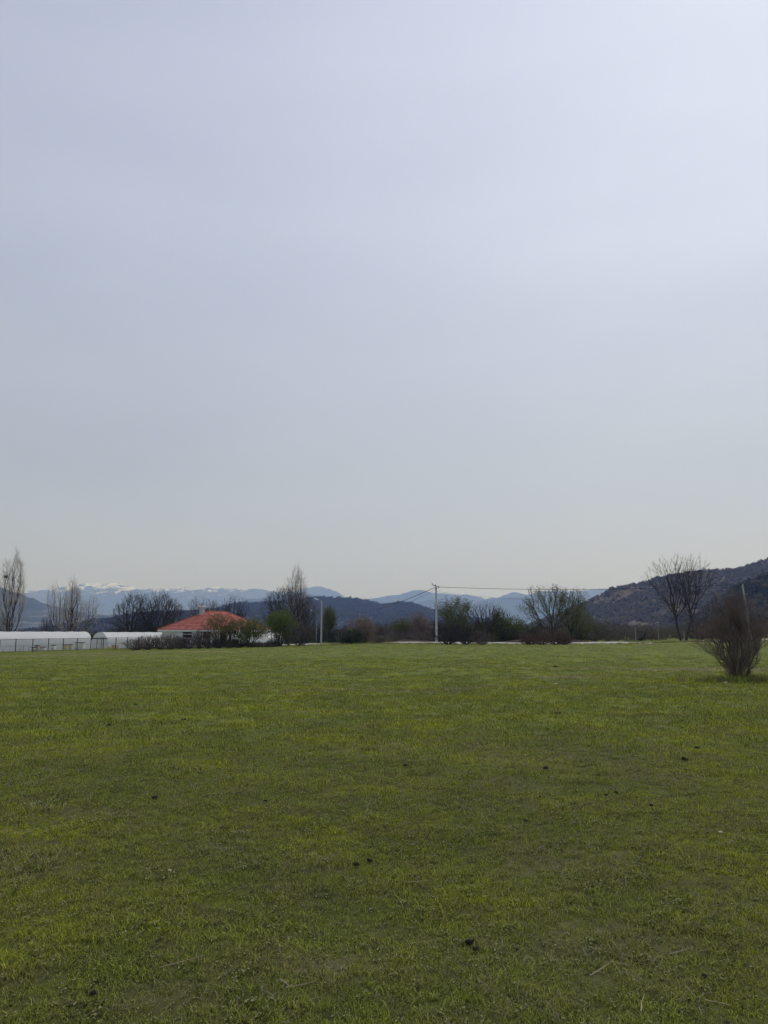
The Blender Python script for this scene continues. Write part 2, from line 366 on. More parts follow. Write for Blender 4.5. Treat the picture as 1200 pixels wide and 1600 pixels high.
def far_mat(name, cols, scale, snow=None, rock=None):
    m = mat(name, cols[0], .95, stops=[(.35, cols[0]), (.5, cols[1]), (.65, cols[2])], scale=scale, detail=8, coord='World', bump=.5, bscale=scale * 5, spec=.05)
    n = m.node_tree.nodes; l = m.node_tree.links; b = n['Principled BSDF']
    src = b.inputs['Base Color'].links[0].from_socket
    if snow:
        lo, hi = snow
        g = n.new('ShaderNodeNewGeometry'); sp = n.new('ShaderNodeSeparateXYZ'); l.new(g.outputs['Position'], sp.inputs[0])
        z = n.new('ShaderNodeTexNoise'); z.inputs['Scale'].default_value = .0085; z.inputs['Detail'].default_value = 8; z.inputs['Roughness'].default_value = .78
        mp_ = n.new('ShaderNodeMapping'); mp_.inputs['Scale'].default_value = (1, .35, 1.9); l.new(g.outputs['Position'], mp_.inputs[0]); l.new(mp_.outputs[0], z.inputs['Vector'])
        a1 = n.new('ShaderNodeMapRange'); a1.inputs[1].default_value = lo; a1.inputs[2].default_value = hi; a1.inputs[3].default_value = -.14; a1.inputs[4].default_value = .12; l.new(sp.outputs['Z'], a1.inputs[0])
        ad = n.new('ShaderNodeMath'); ad.operation = 'ADD'; l.new(z.outputs[0], ad.inputs[0]); l.new(a1.outputs[0], ad.inputs[1])
        # snow lies on the higher, left-hand (western) massif
        ax = n.new('ShaderNodeMapRange'); ax.inputs[1].default_value = -2700; ax.inputs[2].default_value = -1500; ax.inputs[3].default_value = .01; ax.inputs[4].default_value = -.10; l.new(sp.outputs['X'], ax.inputs[0])
        ad2 = n.new('ShaderNodeMath'); ad2.operation = 'ADD'; l.new(ad.outputs[0], ad2.inputs[0]); l.new(ax.outputs[0], ad2.inputs[1])
        r = n.new('ShaderNodeMapRange'); r.inputs[1].default_value = .55; r.inputs[2].default_value = .58; l.new(ad2.outputs[0], r.inputs[0])
        x = n.new('ShaderNodeMix'); x.data_type = 'RGBA'; l.new(r.outputs[0], x.inputs[0]); l.new(src, x.inputs[6]); x.inputs[7].default_value = (.9, .9, .9, 1)
        l.new(x.outputs[2], b.inputs['Base Color']); src = x.outputs[2]
    if rock:
        z = n.new('ShaderNodeTexNoise'); z.inputs['Scale'].default_value = rock[0]; z.inputs['Detail'].default_value = 6; z.inputs['Roughness'].default_value = .7
        g = n.new('ShaderNodeNewGeometry'); mp_ = n.new('ShaderNodeMapping'); mp_.inputs['Scale'].default_value = (1, .4, 1.6); l.new(g.outputs['Position'], mp_.inputs[0]); l.new(mp_.outputs[0], z.inputs['Vector'])
        r = n.new('ShaderNodeMapRange'); r.inputs[1].default_value = .56; r.inputs[2].default_value = .66; r.inputs[4].default_value = rock[2]; l.new(z.outputs[0], r.inputs[0])
        x = n.new('ShaderNodeMix'); x.data_type = 'RGBA'; l.new(r.outputs[0], x.inputs[0]); l.new(src, x.inputs[6]); x.inputs[7].default_value = (*rock[1], 1)
        l.new(x.outputs[2], b.inputs['Base Color'])
    return m

D_FAR, D_MID = 12500.0, 8000.0
P_snow = [(-420, 905), (-250, 915), (-120, 905), (-40, 922), (0, 934), (22, 934), (40, 927), (50, 924), (67, 922), (73, 924), (85, 921), (97, 917), (110, 918), (123, 915), (133, 914), (150, 913), (158, 914), (167, 911), (175, 910), (182, 913), (188, 911.5), (200, 916), (210, 918),
          (218, 920), (232, 918), (243, 922), (253, 917), (260, 918), (270, 923), (277, 918), (290, 918), (298, 923), (310, 921), (318, 919), (332, 917), (345, 917), (365, 921), (387, 921), (420, 922), (428, 923),
          (450, 926), (473, 921), (487, 918), (500, 917), (508, 918), (520, 922), (539, 933), (553, 935), (572, 938), (600, 944), (640, 956), (680, 966)]
hill('snowy_mountains', P_snow, D_FAR, 3600, far_mat('snowy_mountain_rock', [(.07, .08, .075), (.09, .10, .095), (.13, .13, .125)], .0012, snow=(440, 790)), 110, .0007, 'long blue mountain range with snow along its crest', rows=50, step=1.2, ridge_amp=34, seed=3)
P_east = [(520, 968), (545, 950), (560, 941), (575, 936), (590, 934), (608, 931), (622, 930), (636, 926), (645, 922), (658, 922), (668, 924), (682, 926), (702, 928), (717, 930), (730, 929), (747, 932), (760, 936), (768, 934),
          (777, 934), (785, 931), (792, 929), (802, 925), (810, 926), (823, 930), (835, 926), (848, 924), (870, 922), (890, 924), (910, 923), (921, 922), (936, 919), (952, 921), (980, 925), (1050, 930), (1200, 930), (1400, 920), (1620, 925)]
hill('blue_mountains', P_east, D_FAR - 1200, 3600, far_mat('blue_mountain_rock', [(.04, .05, .045), (.055, .065, .055), (.08, .085, .075)], .0012, rock=(.004, (.8, .8, .8), .0)), 100, .0007, 'blue mountain range fading in haze behind the pole', rows=44, step=1.5, ridge_amp=12, seed=8)
P_fore = [(600, 968), (640, 945), (660, 939), (672, 937), (690, 938), (710, 943), (735, 945), (755, 938), (775, 936), (790, 934), (823, 933), (850, 938), (900, 940), (950, 947), (1020, 960)]
hill('blue_foothills', P_fore, 8800, 2300, far_mat('foothill_wood', [(.035, .045, .035), (.05, .06, .045), (.07, .075, .06)], .002), 60, .001, 'darker blue foothills below the far range', rows=30, seed=5, ridge_amp=8)
P_midl = [(300, 962), (350, 948), (383, 938), (400, 935), (430, 931), (460, 928), (480, 928), (495, 930), (510, 933), (545, 942), (600, 958)]
hill('blue_ridge', P_midl, D_MID, 2400, far_mat('ridge_wood', [(.035, .045, .035), (.05, .06, .045), (.075, .08, .065)], .002), 50, .001, 'low grey blue ridge between forest hill and snowy range', rows=30, seed=15, ridge_amp=8)
P_left = [(-420, 860), (-250, 880), (-120, 898), (-50, 908), (0, 917), (10, 921), (25, 926), (40, 931), (55, 936), (65, 942), (80, 946), (100, 950), (120, 955), (145, 961), (170, 961.5), (185, 960), (215, 963), (260, 970), (300, 980)]
hill('rocky_mountain', P_left, 4200, 1700, far_mat('rocky_mountain_scrub', [(.030, .036, .026), (.05, .055, .042), (.09, .09, .08)], .006, rock=(.010, (.30, .30, .29), .6)), 75, .0022, 'dark bluish rocky mountainside on the far left', rows=60, step=1.5, ridge_amp=7, seed=21)
P_low = [(110, 994), (140, 985), (160, 978), (182, 967), (210, 960), (250, 957), (300, 956), (340, 954), (380, 957), (420, 965), (470, 980)]
hill_low, V_low = hill('low_wooded_hill', P_low, 1900, 600, far_mat('low_hill_wood', [(.022, .024, .017), (.035, .034, .026), (.055, .050, .042)], .02), 12, .006, 'dark low wooded hill behind the house', rows=34, seed=31, ridge_amp=2.5)
P_main = [(270, 975), (330, 957), (350, 949), (363, 944), (383, 943), (410, 944), (440, 940), (470, 936.5), (498, 934), (526, 935), (553, 937), (579, 941), (597, 946), (608, 945), (623, 942), (636, 943), (649, 944), (660, 950), (680, 956), (720, 963), (760, 971), (820, 984)]
hill_main, V_main = hill('forest_hill', P_main, 2600, 900, far_mat('forest_hill_wood', [(.022, .024, .018), (.036, .035, .028), (.060, .054, .046)], .012), 22, .004, 'long dark forest hill in the middle distance', rows=44, seed=41, ridge_amp=3.5)
P_right = [(790, 988), (840, 972), (880, 957), (905, 946), (920, 939), (935, 931), (952, 922), (965, 919.5), (980, 916), (1007, 910), (1020, 904.5), (1044, 900), (1062, 895.5), (1083, 893), (1108, 892), (1130, 890), (1156, 888), (1172, 883), (1187, 878), (1200, 873), (1260, 862), (1350, 855), (1500, 866), (1750, 890)]
hill_right, V_right = hill('bare_wooded_hill', P_right, 1250, 620, far_mat('bare_hill_scrub', [(.085, .066, .046), (.12, .095, .068), (.16, .13, .10)], .018), 16, .008, 'grey brown hillside of bare woodland rising on the right', rows=60, step=2, seed=51, ridge_amp=1.2, power=1.0)
P_rnear = [(1060, 985), (1090, 962), (1120, 938), (1140, 925), (1170, 911), (1200, 898), (1260, 884), (1350, 870), (1480, 872), (1700, 900)]
hill_near, V_near = hill('near_dark_hill', P_rnear, 620, 260, far_mat('near_hill_wood', [(.020, .024, .015), (.032, .034, .023), (.055, .050, .036)], .04), 6, .016, 'dark wooded slope at the right edge of the frame', rows=40, seed=61, ridge_amp=1.2, power=1.0)

# ------------------------------------------------------------------ instancer (one object of 'stuff')
def scatter(name, P, rot, scl, idx, sources, label):
    me = bpy.data.meshes.new(name); P = np.asarray(P, np.float32); me.vertices.add(len(P)); me.vertices.foreach_set('co', P.ravel())
    for nm, ty, key, arr in (('rot', 'FLOAT_VECTOR', 'vector', rot), ('scl', 'FLOAT_VECTOR', 'vector', scl), ('pick', 'INT', 'value', idx)):
        at_ = me.attributes.new(nm, ty, 'POINT'); at_.data.foreach_set(key, np.asarray(arr, np.int32 if ty == 'INT' else np.float32).ravel())
    o = bpy.data.objects.new(name, me); COL.objects.link(o); tag(o, label, None, kind='stuff')
    c = bpy.data.collections.new(name + '_sources')
    for k_, s in enumerate(sources): s.name = '%s_source_%02d' % (name, k_); c.objects.link(s)   # the instancer picks them in name order
    g = bpy.data.node_groups.new(name + '_nodes', 'GeometryNodeTree')
    g.interface.new_socket('Geometry', in_out='INPUT', socket_type='NodeSocketGeometry'); g.interface.new_socket('Geometry', in_out='OUTPUT', socket_type='NodeSocketGeometry')
    n = g.nodes; l = g.links; gi = n.new('NodeGroupInput'); go = n.new('NodeGroupOutput')
    ci = n.new('GeometryNodeCollectionInfo'); ci.inputs['Collection'].default_value = c; ci.inputs['Separate Children'].default_value = True; ci.inputs['Reset Children'].default_value = True
    ip = n.new('GeometryNodeInstanceOnPoints'); ip.inputs['Pick Instance'].default_value = True
    def na(nm, ty):
        q = n.new('GeometryNodeInputNamedAttribute'); q.data_type = ty; q.inputs['Name'].default_value = nm
        return q.outputs['Attribute']
    l.new(gi.outputs[0], ip.inputs['Points']); l.new(ci.outputs[0], ip.inputs['Instance'])
    l.new(na('pick', 'INT'), ip.inputs['Instance Index']); l.new(na('rot', 'FLOAT_VECTOR'), ip.inputs['Rotation']); l.new(na('scl', 'FLOAT_VECTOR'), ip.inputs['Scale'])
    l.new(ip.outputs[0], go.inputs[0])
    md = o.modifiers.new('scatter', 'NODES'); md.node_group = g
    return o

# ------------------------------------------------------------------ trees and shrubs
def rotdir(d, ang, az):
    u = d.orthogonal().normalized(); w = d.cross(u)
    return (d * math.cos(ang) + (u * math.cos(az) + w * math.sin(az)) * math.sin(ang)).normalized()
def grow(rng, starts, kids, nseg, ang, ratio, up, jit, start=.3, taper=.45, rad=.55, minr=.006, longlow=.7, gone=0.0):
    """starts: [(p, dir, length, radius)]; returns per-level lists of segments and tips"""
    mx = len(kids); lev = [[] for _ in range(mx + 1)]; tips = []
    def rec(p, d, Ln, r, lv):
        n = nseg[min(lv, len(nseg) - 1)]; st = Ln / n; r0 = r; az = rng.uniform(0, 6.28)
        nk = kids[lv] if lv < mx else 0
        s0 = start if lv == 0 else .15
        for i in range(n):
            t = (i + 1) / n
            j = jit[min(lv, len(jit) - 1)]
            d = Vector((d.x + rng.gauss(0, j), d.y + rng.gauss(0, j), d.z + rng.gauss(0, j) * .7 + up[min(lv, len(up) - 1)])).normalized()
            q = p + d * st; r1 = max(minr, r * (1 - (1 - taper) * t))
            lev[lv].append((p.x, p.y, p.z, q.x, q.y, q.z, r0, r1))
            if nk and t > s0:
                m = nk / (n * (1 - s0)); m = int(m) + (rng.random() < m - int(m))
                for _ in range(m):
                    if rng.random() < gone: continue
                    az += 2.4 + rng.uniform(-.4, .4); a_ = ang[min(lv, len(ang) - 1)] * rng.uniform(.7, 1.3)
                    f = rng.random(); sp = p.lerp(q, f)
                    cl = Ln * ratio[min(lv, len(ratio) - 1)] * rng.uniform(.65, 1.2) * (1.15 - longlow * t)
                    rec(sp, rotdir(d, a_, az), cl, max(minr, r1 * rad), lv + 1)
            p = q; r0 = r1
        tips.append((p.x, p.y, p.z, d.x, d.y, d.z))
    for p, d, Ln, r in starts: rec(Vector(p), Vector(d).normalized(), Ln, r, 0)
    return lev, np.array(tips)
def fit(arrs, tips, w, h, q=99.5):
    """scale the tree about its foot so that its crown is w wide and h tall"""
    P = np.concatenate([a_[:, 3:6] for a_ in arrs if len(a_)])
    hx = max(np.percentile(np.abs(P[:, 0]), 98.5), .01); hy = max(np.percentile(np.abs(P[:, 1]), 98.5), .01); hz = np.percentile(P[:, 2], q)
    sx = (w / 2) / hx; sy = (w / 2) / hy; sz = h / hz
    for a_ in arrs:
        if len(a_): a_[:, [0, 3]] *= sx; a_[:, [1, 4]] *= sy; a_[:, [2, 5]] *= sz
    T = tips.copy(); T[:, 0] *= sx; T[:, 1] *= sy; T[:, 2] *= sz
    return T
def leaf_quads(rng_np, T, per, size, spread):
    n = len(T) * per; c = np.repeat(T[:, :3], per, 0) + rng_np.normal(0, spread, (n, 3)) - np.repeat(T[:, 3:6], per, 0) * rng_np.uniform(0, spread * 3, (n, 1))
    a_ = rng_np.normal(size=(n, 3)); a_ /= np.linalg.norm(a_, axis=1, keepdims=True); b_ = rng_np.normal(size=(n, 3)); b_ -= (a_ * b_).sum(1, keepdims=True) * a_; b_ /= np.linalg.norm(b_, axis=1, keepdims=True)
    s = size * rng_np.uniform(.6, 1.4, (n, 1)); V = np.stack([c - a_ * s, c + b_ * s * .55, c + a_ * s, c - b_ * s * .55], 1)
    return V.reshape(-1, 3), np.arange(n * 4).reshape(n, 4)

def spec(kind, rng):
    U = rng.uniform
    if kind == 'round':     # dense bare round crown
        st = [((0, 0, 0), (U(-.06, .06), U(-.06, .06), 1), 6, .20)]
        return dict(starts=st, kids=[17, 11, 11], nseg=[6, 5, 4, 2], ang=[.85, .7, .6], ratio=[.85, .5, .42], up=[.0, .10, .07, .03], jit=[.07, .13, .16, .16], start=.22, rad=.5, minr=.017, longlow=.62)
    if kind == 'poplar':
        st = [((0, 0, 0), (U(-.03, .03), 0, 1), 8, .26)]
        return dict(starts=st, kids=[26, 11, 9], nseg=[9, 6, 4, 2], ang=[.42, .35, .4], ratio=[.50, .42, .40], up=[.02, .13, .10, .06], jit=[.03, .05, .08, .1], start=.16, rad=.42, minr=.017, longlow=.7)
    if kind == 'thin':
        st = [((0, 0, 0), (U(-.1, .1), 0, 1), 6, .13)]
        return dict(starts=st, kids=[16, 9, 7], nseg=[7, 5, 4, 2], ang=[.5, .5, .5], ratio=[.55, .45, .4], up=[.02, .12, .08, .04], jit=[.06, .08, .1, .12], start=.25, rad=.45, minr=.016, longlow=.6)
    if kind == 'open':      # few strong ascending limbs
        st = [((0, 0, 0), (U(-.06, .06), 0, 1), 4.5, .30)]
        return dict(starts=st, kids=[9, 11, 10], nseg=[5, 8, 5, 3], ang=[.65, .55, .55], ratio=[1.25, .42, .45], up=[.0, .08, .05, .03], jit=[.05, .12, .17, .2], start=.3, rad=.5, minr=.015, longlow=.45)
    if kind == 'young':     # small leafing tree with several stems
        st = [((U(-.12, .12), U(-.12, .12), 0), (U(-.35, .35), U(-.35, .35), 1), 3.2, .07) for _ in range(4)]
        return dict(starts=st, kids=[12, 9, 6], nseg=[6, 4, 3, 2], ang=[.6, .6, .6], ratio=[.55, .5, .45], up=[.03, .09, .05, .03], jit=[.08, .12, .15, .18], start=.25, rad=.5, minr=.007, longlow=.5)
    if kind == 'bush':      # twiggy bush, many stems from the foot
        st = []
        for _ in range(16):
            t = U(0, 6.28); s = U(.15, .9); st.append(((.25 * math.cos(t) * s, .25 * math.sin(t) * s, 0), (math.cos(t) * s, math.sin(t) * s, 1), U(1.4, 2.2), .022))
        return dict(starts=st, kids=[8, 6], nseg=[5, 3, 2], ang=[.6, .65], ratio=[.5, .5], up=[.03, .06, .04], jit=[.1, .15, .18], start=.15, rad=.55, minr=.006, longlow=.45)
    if kind == 'broom':     # the near vase-shaped bush
        st = []
        for i in range(62):
            t = U(0, 6.28); s = U(0, 1) ** .6 * .70; st.append(((.30 * math.cos(t) * s + .06, .30 * math.sin(t) * s, 0), (math.cos(t) * s * 1.25, math.sin(t) * s * 1.25, 1), U(1.7, 3.1) * (1 - .25 * s), U(.012, .024)))
        return dict(starts=st, kids=[12, 6, 3], nseg=[9, 5, 3, 2], ang=[.55, .6, .6], ratio=[.40, .45, .5], up=[.055, .05, .03, .01], jit=[.07, .12, .15, .18], start=.22, rad=.45, minr=.0034, longlow=.15)

ENV = {   # crown envelope: (height share, radius share) and where the crown starts
 'round':  dict(z0=.16, pr=[(0, .35), (.15, .72), (.4, 1), (.65, .97), (.85, .70), (1, .22)], N=900, az=.8, k=.42, lead=.35, rt=.011, tw=3, tl=.50, roots=1, shell=.45),
 'poplar': dict(z0=.10, pr=[(0, .30), (.2, .72), (.42, 1), (.65, .88), (.85, .55), (1, .10)], N=1050, az=.42, k=.40, lead=.80, rt=.011, tw=3, tl=.55, roots=1, shell=.35),
 'thin':   dict(z0=.22, pr=[(0, .25), (.25, .75), (.55, 1), (.8, .75), (1, .2)], N=420, az=.5, k=.42, lead=.65, rt=.010, tw=3, tl=.45, roots=1, shell=.4),
 'open':   dict(z0=.22, pr=[(0, .22), (.2, .62), (.5, .95), (.72, 1), (.9, .72), (1, .35)], N=560, az=.75, k=.62, lead=.3, rt=.012, tw=3, tl=.45, roots=1, shell=.5),
 'young':  dict(z0=.14, pr=[(0, .15), (.3, .70), (.6, 1), (.85, .85), (1, .45)], N=420, az=.65, k=.45, lead=.1, rt=.009, tw=3, tl=.35, roots=3, shell=.4),
 'bush':   dict(z0=.04, pr=[(0, .45), (.2, .85), (.5, 1), (.8, .8), (1, .35)], N=700, az=.65, k=.5, lead=.02, rt=.009, tw=3, tl=.32, roots=6, shell=.35),
 'broom':  dict(z0=.05, pr=[(0, .40), (.1, .50), (.2, .62), (.4, .88), (.58, 1), (.78, .82), (1, .36)], N=5200, az=.66, k=.36, lead=.02, rt=.0027, tw=4, tl=.26, roots=22, shell=.05, pipe=2.5, rough=.24)}
def colonize(seed, kind, w, h, over=None):
    """a tree whose twigs fill an uneven crown envelope: points joined to the nearest branch by the shortest way down"""
    E = dict(ENV[kind]); E.update(over or {})
    q = np.random.default_rng(seed); N_ = E['N']; R_ = w / 2; z0 = E['z0'] * h; hc = h - z0
    hs = [a_[0] for a_ in E['pr']]; rs = [a_[1] for a_ in E['pr']]; P = []
    ph = q.uniform(0, 6.28, 4); am = E.get('rough', .16)
    while len(P) < N_:
        m = N_ * 3; t = q.uniform(0, 1, m); an = q.uniform(0, 6.283, m); rr = np.maximum(q.uniform(0, 1, m) ** .5, q.uniform(0, 1, m) ** .5 * (q.uniform(size=m) < E['shell']))
        env = np.interp(t, hs, rs); keep = q.uniform(size=m) < env ** 1.5 + .02
        lump_ = 1 + am * np.sin(2 * an + ph[0] + t * 5) + am * np.sin(3 * an + ph[1] - t * 9) + am * .8 * np.sin(5 * an + ph[2] + t * 14)
        top = 1 - am * .35 * (1 + np.sin(3 * an + ph[3]))
        x = np.cos(an) * rr * env * lump_ * R_; y = np.sin(an) * rr * env * lump_ * R_; z = z0 + t * hc * top
        for j in np.nonzero(keep)[0]:
            if mnoise.noise(Vector((x[j] * 2.2 / R_, y[j] * 2.2 / R_, z[j] * 2.2 / R_ + seed))) > -.30: P.append((x[j], y[j], z[j]))
            if len(P) >= N_: break
    P = np.array(P)
    if E.get('lean'): P[:, 0] += E['lean'] * h * np.clip(P[:, 2] / h, .3, 1) * 1.1
    nodes = []; par = []; plen = []
    for i in range(E['roots']):
        a_ = 6.28 * i / E['roots'] + q.uniform(-.4, .4); br = 0 if E['roots'] == 1 else w * .035 * q.uniform(.3, 1.3)
        if E.get('base'): br *= E['base']
        bx, by = br * math.cos(a_), br * math.sin(a_); nodes.append((bx, by, -.02 * h)); par.append(-1); plen.append(0)
        L_ = max(z0, E['lead'] * h) if E['roots'] == 1 else z0 * 1.2; n = max(2, int(L_ / (h * .05))); dx, dy = q.normal(0, .012, 2) * h
        lx, ly = (E.get('lean', 0) * h, 0) if E['roots'] == 1 else (bx * .8, by * .8)
        for j in range(1, n + 1):
            f = j / n; pz = f * L_; nodes.append((bx + lx * f + dx * math.sin(f * 3), by + ly * f + dy * math.sin(f * 3.5), pz)); par.append(len(nodes) - 2); plen.append(plen[-1] + L_ / n)
    nt0 = len(nodes); nd = np.zeros((nt0 + len(P), 3)); nd[:nt0] = nodes; pl = np.zeros(len(nd)); pl[:nt0] = plen
    minz = .75 * z0 if E['roots'] == 1 else -1
    pl[:nt0][nd[:nt0, 2] < minz] = 1e6
    sc = np.array([1, 1, E['az']]); nds = nd * sc
    order = np.argsort(np.linalg.norm((P - np.array([0, 0, z0])) * sc, axis=1)); m = nt0
    for i in order:
        p = P[i]; ps = p * sc; d = np.sqrt(((nds[:m] - ps) ** 2).sum(1)); c = d + E['k'] * pl[:m] + .8 * np.maximum(0, nd[:m, 2] - p[2])
        j = int(np.argmin(c)); par.append(j); nd[m] = p; nds[m] = ps; pl[m] = pl[j] + d[j]; m += 1
    par = np.array(par); n = len(par); cnt = np.ones(n)
    for i in range(n - 1, -1, -1):
        if par[i] >= 0: cnt[par[i]] += cnt[i]
    for _ in range(2):      # relax kinks
        acc = np.zeros((n, 3)); wt = np.zeros(n)
        for i in range(nt0, n): acc[par[i]] += nd[i] * cnt[i]; wt[par[i]] += cnt[i]
        for i in range(nt0, n):
            if wt[i] > 0: nd[i] = .5 * nd[i] + .25 * nd[par[i]] + .25 * acc[i] / wt[i]
    r = E['rt'] * cnt ** (1 / E.get('pipe', 2.25)); segs_t, segs_c = [], []; rtop = r[par >= 0].max()
    ch = {}
    for i in range(n):
        if par[i] < 0: continue
        a_ = nd[par[i]]; b_ = nd[i]; ra = min(r[par[i]], r[i] * 1.5); rb = r[i]
        if cnt[i] == 1: rb = r[i] * .7
        if i < nt0: segs_t.append((*a_, *b_, r[par[i]], rb))
        else:
            L_ = np.linalg.norm(b_ - a_)
            if L_ > .12 * w or cnt[i] > 25:      # a slight bow keeps long limbs from looking ruled
                mid = (a_ + b_) / 2 + q.normal(0, .045, 3) * L_ - np.array([0, 0, .03 * L_]); segs_c += [(*a_, *mid, ra, (ra + rb) / 2), (*mid, *b_, (ra + rb) / 2, rb)]
            else: segs_c.append((*a_, *b_, ra, rb))
    limb = len(segs_c); big = np.array([s_[6] > E['rt'] * 3.2 for s_ in segs_c])
    sc_ = np.array(segs_c); segs_l = sc_[big]; fine = [sc_[~big]]
    # short twigs at every node
    idn = np.arange(nt0, n); dirs = nd[idn] - nd[par[idn]]; dirs /= np.linalg.norm(dirs, axis=1, keepdims=True) + 1e-9; tc_ = E.get('twmax', 14); idn_ = idn[cnt[idn] < tc_]; dirs = dirs[cnt[idn] < tc_]
    for _ in range(E['tw']):
        d = dirs + q.normal(0, .55, dirs.shape) + np.array([0, 0, .30]); d /= np.linalg.norm(d, axis=1, keepdims=True); L_ = E['tl'] * q.uniform(.5, 1.3, (len(d), 1)) * (h / 10 if h > 5 else .6)
        a_ = nd[idn_]; b_ = a_ + d * L_; rr = np.full((len(d), 1), E['rt'] * .75); fine.append(np.concatenate([a_, b_, rr, rr * .5], 1))
    tips = np.concatenate([nd[idn_], dirs], 1)
    return np.array(segs_t), segs_l, np.concatenate(fine), tips
def put_tree(root, kind, seed, w, h, trunk, twig, over=None, k_trunk=6, crown_name='crown', leaf=None, leafper=3, leafsize=.1, lo=0, off=None):
    T_, L_, F_, tips = colonize(seed, kind, w, h, over)
    if off is not None:
        for A in (T_, L_, F_): A[:, 0] += off; A[:, 3] += off
        tips[:, 0] += off
    name = 'trunk' if kind in ('round', 'poplar', 'thin', 'open') else 'stems'
    if name == 'trunk': V, Fq = tubes(T_, k_trunk)
    else: V, Fq = tubes(np.concatenate([T_, L_]), 4); 
    mesh_np(name, V, Fq, M[trunk], root, smooth=True)
    if name == 'trunk':
        V1, F1 = tubes(L_, 5); V2, F2 = tubes(F_, 3); mi = np.concatenate([np.zeros(len(F1), int), np.ones(len(F2), int)])
        mesh_np(crown_name, np.concatenate([V1, V2]), np.concatenate([F1, F2 + len(V1)]), None, root, mats=[M[trunk], M[twig]], mi=mi)
    else:
        V2, F2 = tubes(F_, 3); mesh_np('twigs' if not leaf else 'crown', V2, F2, M[twig], root)
    if leaf:
        rn_l = np.random.default_rng(seed); TT = tips[tips[:, 2] > lo * h]
        V, Fq = leaf_quads(rn_l, TT, leafper, leafsize, leafsize * 2.2); l_ = mesh_np('leaves', V, Fq, M[leaf], root); l_['kind'] = 'stuff'
protos = {}
def make_tree(name, kind, px, py_base, py_top, wpx, Y, seed, label, cat='tree', group=None, trunk='bark', twig='twig', leaf=None, leafper=3, leafsize=.12, cull=0.0, lean=0, k_trunk=6, crown_name='crown', loc=None, over=None, lo=0):
    foot = onground(px, Y) if loc is None else loc
    h = (at(px, py_top, foot.y).z - foot.z) * 1.03; w = wpx * foot.y / 1215.0 * 1.12
    o_ = dict(n=0); o_.update({k: v for k, v in (over or {}).items() if k in ('N', 'lean', 'shell', 'tw', 'tl', 'z0', 'k', 'rt', 'rough', 'az', 'lead', 'base', 'roots', 'twmax')})
    if lean: o_['lean'] = lean
    root = empty(name, foot, 0, label, cat, group)
    put_tree(root, kind, seed, w, h, trunk, twig, o_, k_trunk, crown_name, leaf, leafper, leafsize, lo)
    return root

# --- left side
make_tree('poplar_tree', 'poplar', 15, 985, 857, 42, 128, 11, 'tall pale bare poplar at the far left edge carrying a dark nest', trunk='bark', twig='twig_pale', over=dict(kids=[30, 12, 9]))
nst = at(9, 901, 128); nb = MB()
rn_ = random.Random(5)
for i in range(60):
    d = Vector((rn_.gauss(0, 1), rn_.gauss(0, 1), rn_.gauss(0, .6))).normalized(); e = Vector((rn_.gauss(0, 1), rn_.gauss(0, 1), rn_.gauss(0, .4))).normalized()
    nb.bar(d * .22 - e * .2, d * .22 + e * .2, .03, .02, 4)
o = nb.build('bird_nest', M['bark']); o.location = nst; tag(o, 'dark round bird nest in the left limbs of the leftmost poplar', 'nest')
make_tree('poplar_tree', 'thin', 94, 985, 911, 34, 138, 12, 'slender pale poplar with thin crown, left one of the pair behind the greenhouse', trunk='bark_pale', twig='twig_pale', lean=-.12, over=dict(kids=[20, 10, 8]))
make_tree('poplar_tree', 'poplar', 110, 985, 901, 30, 132, 13, 'fuller pale poplar with upright crown behind the end of the front greenhouse', trunk='bark', twig='twig_pale', over=dict(kids=[30, 11, 9]))
make_tree('poplar_tree', 'thin', 128, 985, 930, 36, 134, 14, 'lower pale spreading sapling right of the fuller poplar', trunk='bark_pale', twig='twig_pale', lean=.15, over=dict(kids=[22, 10, 7]))
make_tree('bare_tree', 'thin', 72, 985, 960, 20, 140, 15, 'small dark bare tree between the leftmost poplar and the pair', twig='twig')
make_tree('bare_tree', 'round', 2, 985, 964, 18, 135, 16, 'low greyish bare tree left of the nest poplar foot', twig='twig_grey')
make_tree('bare_tree', 'round', 207, 985, 925, 56, 142, 17, 'wide dark bare tree behind the greenhouse, left of the two round crowns', twig='twig_dark', over=dict(N=1900))
make_tree('bare_tree', 'round', 246, 985, 924, 62, 144, 18, 'dense dark bare tree behind the left end of the house roof', twig='twig_dark', over=dict(N=2200))
make_tree('bare_tree', 'round', 272, 985, 938, 34, 150, 19, 'smaller brown bare tree filling the gap left of the chimney', twig='twig')
make_tree('bare_tree', 'open', 308, 985, 934, 36, 152, 20, 'thin bare tree rising just behind the chimney', twig='twig')
make_tree('bare_tree', 'open', 330, 985, 938, 32, 150, 21, 'thin bare tree rising over the roof ridge', twig='twig')
make_tree('bare_tree', 'open', 366, 985, 930, 44, 146, 22, 'bare tree with fan of limbs behind the right roof slope', twig='twig_dark', over=dict(kids=[11, 10, 10]))
make_tree('poplar_tree', 'poplar', 463, 985, 882, 30, 150, 23, 'pale slender poplar poking up above the big round bare tree', trunk='bark_pale', twig='twig_pale', over=dict(kids=[20, 9, 8]))
make_tree('bare_tree', 'round', 447, 1000, 917, 74, 128, 24, 'big dark dense bare tree right of the house', twig='twig_dark', over=dict(N=1900, tw=4, rough=.1))
make_tree('bare_tree', 'round', 480, 1000, 935, 44, 132, 25, 'brown bare tree left of the street lamps', twig='twig')
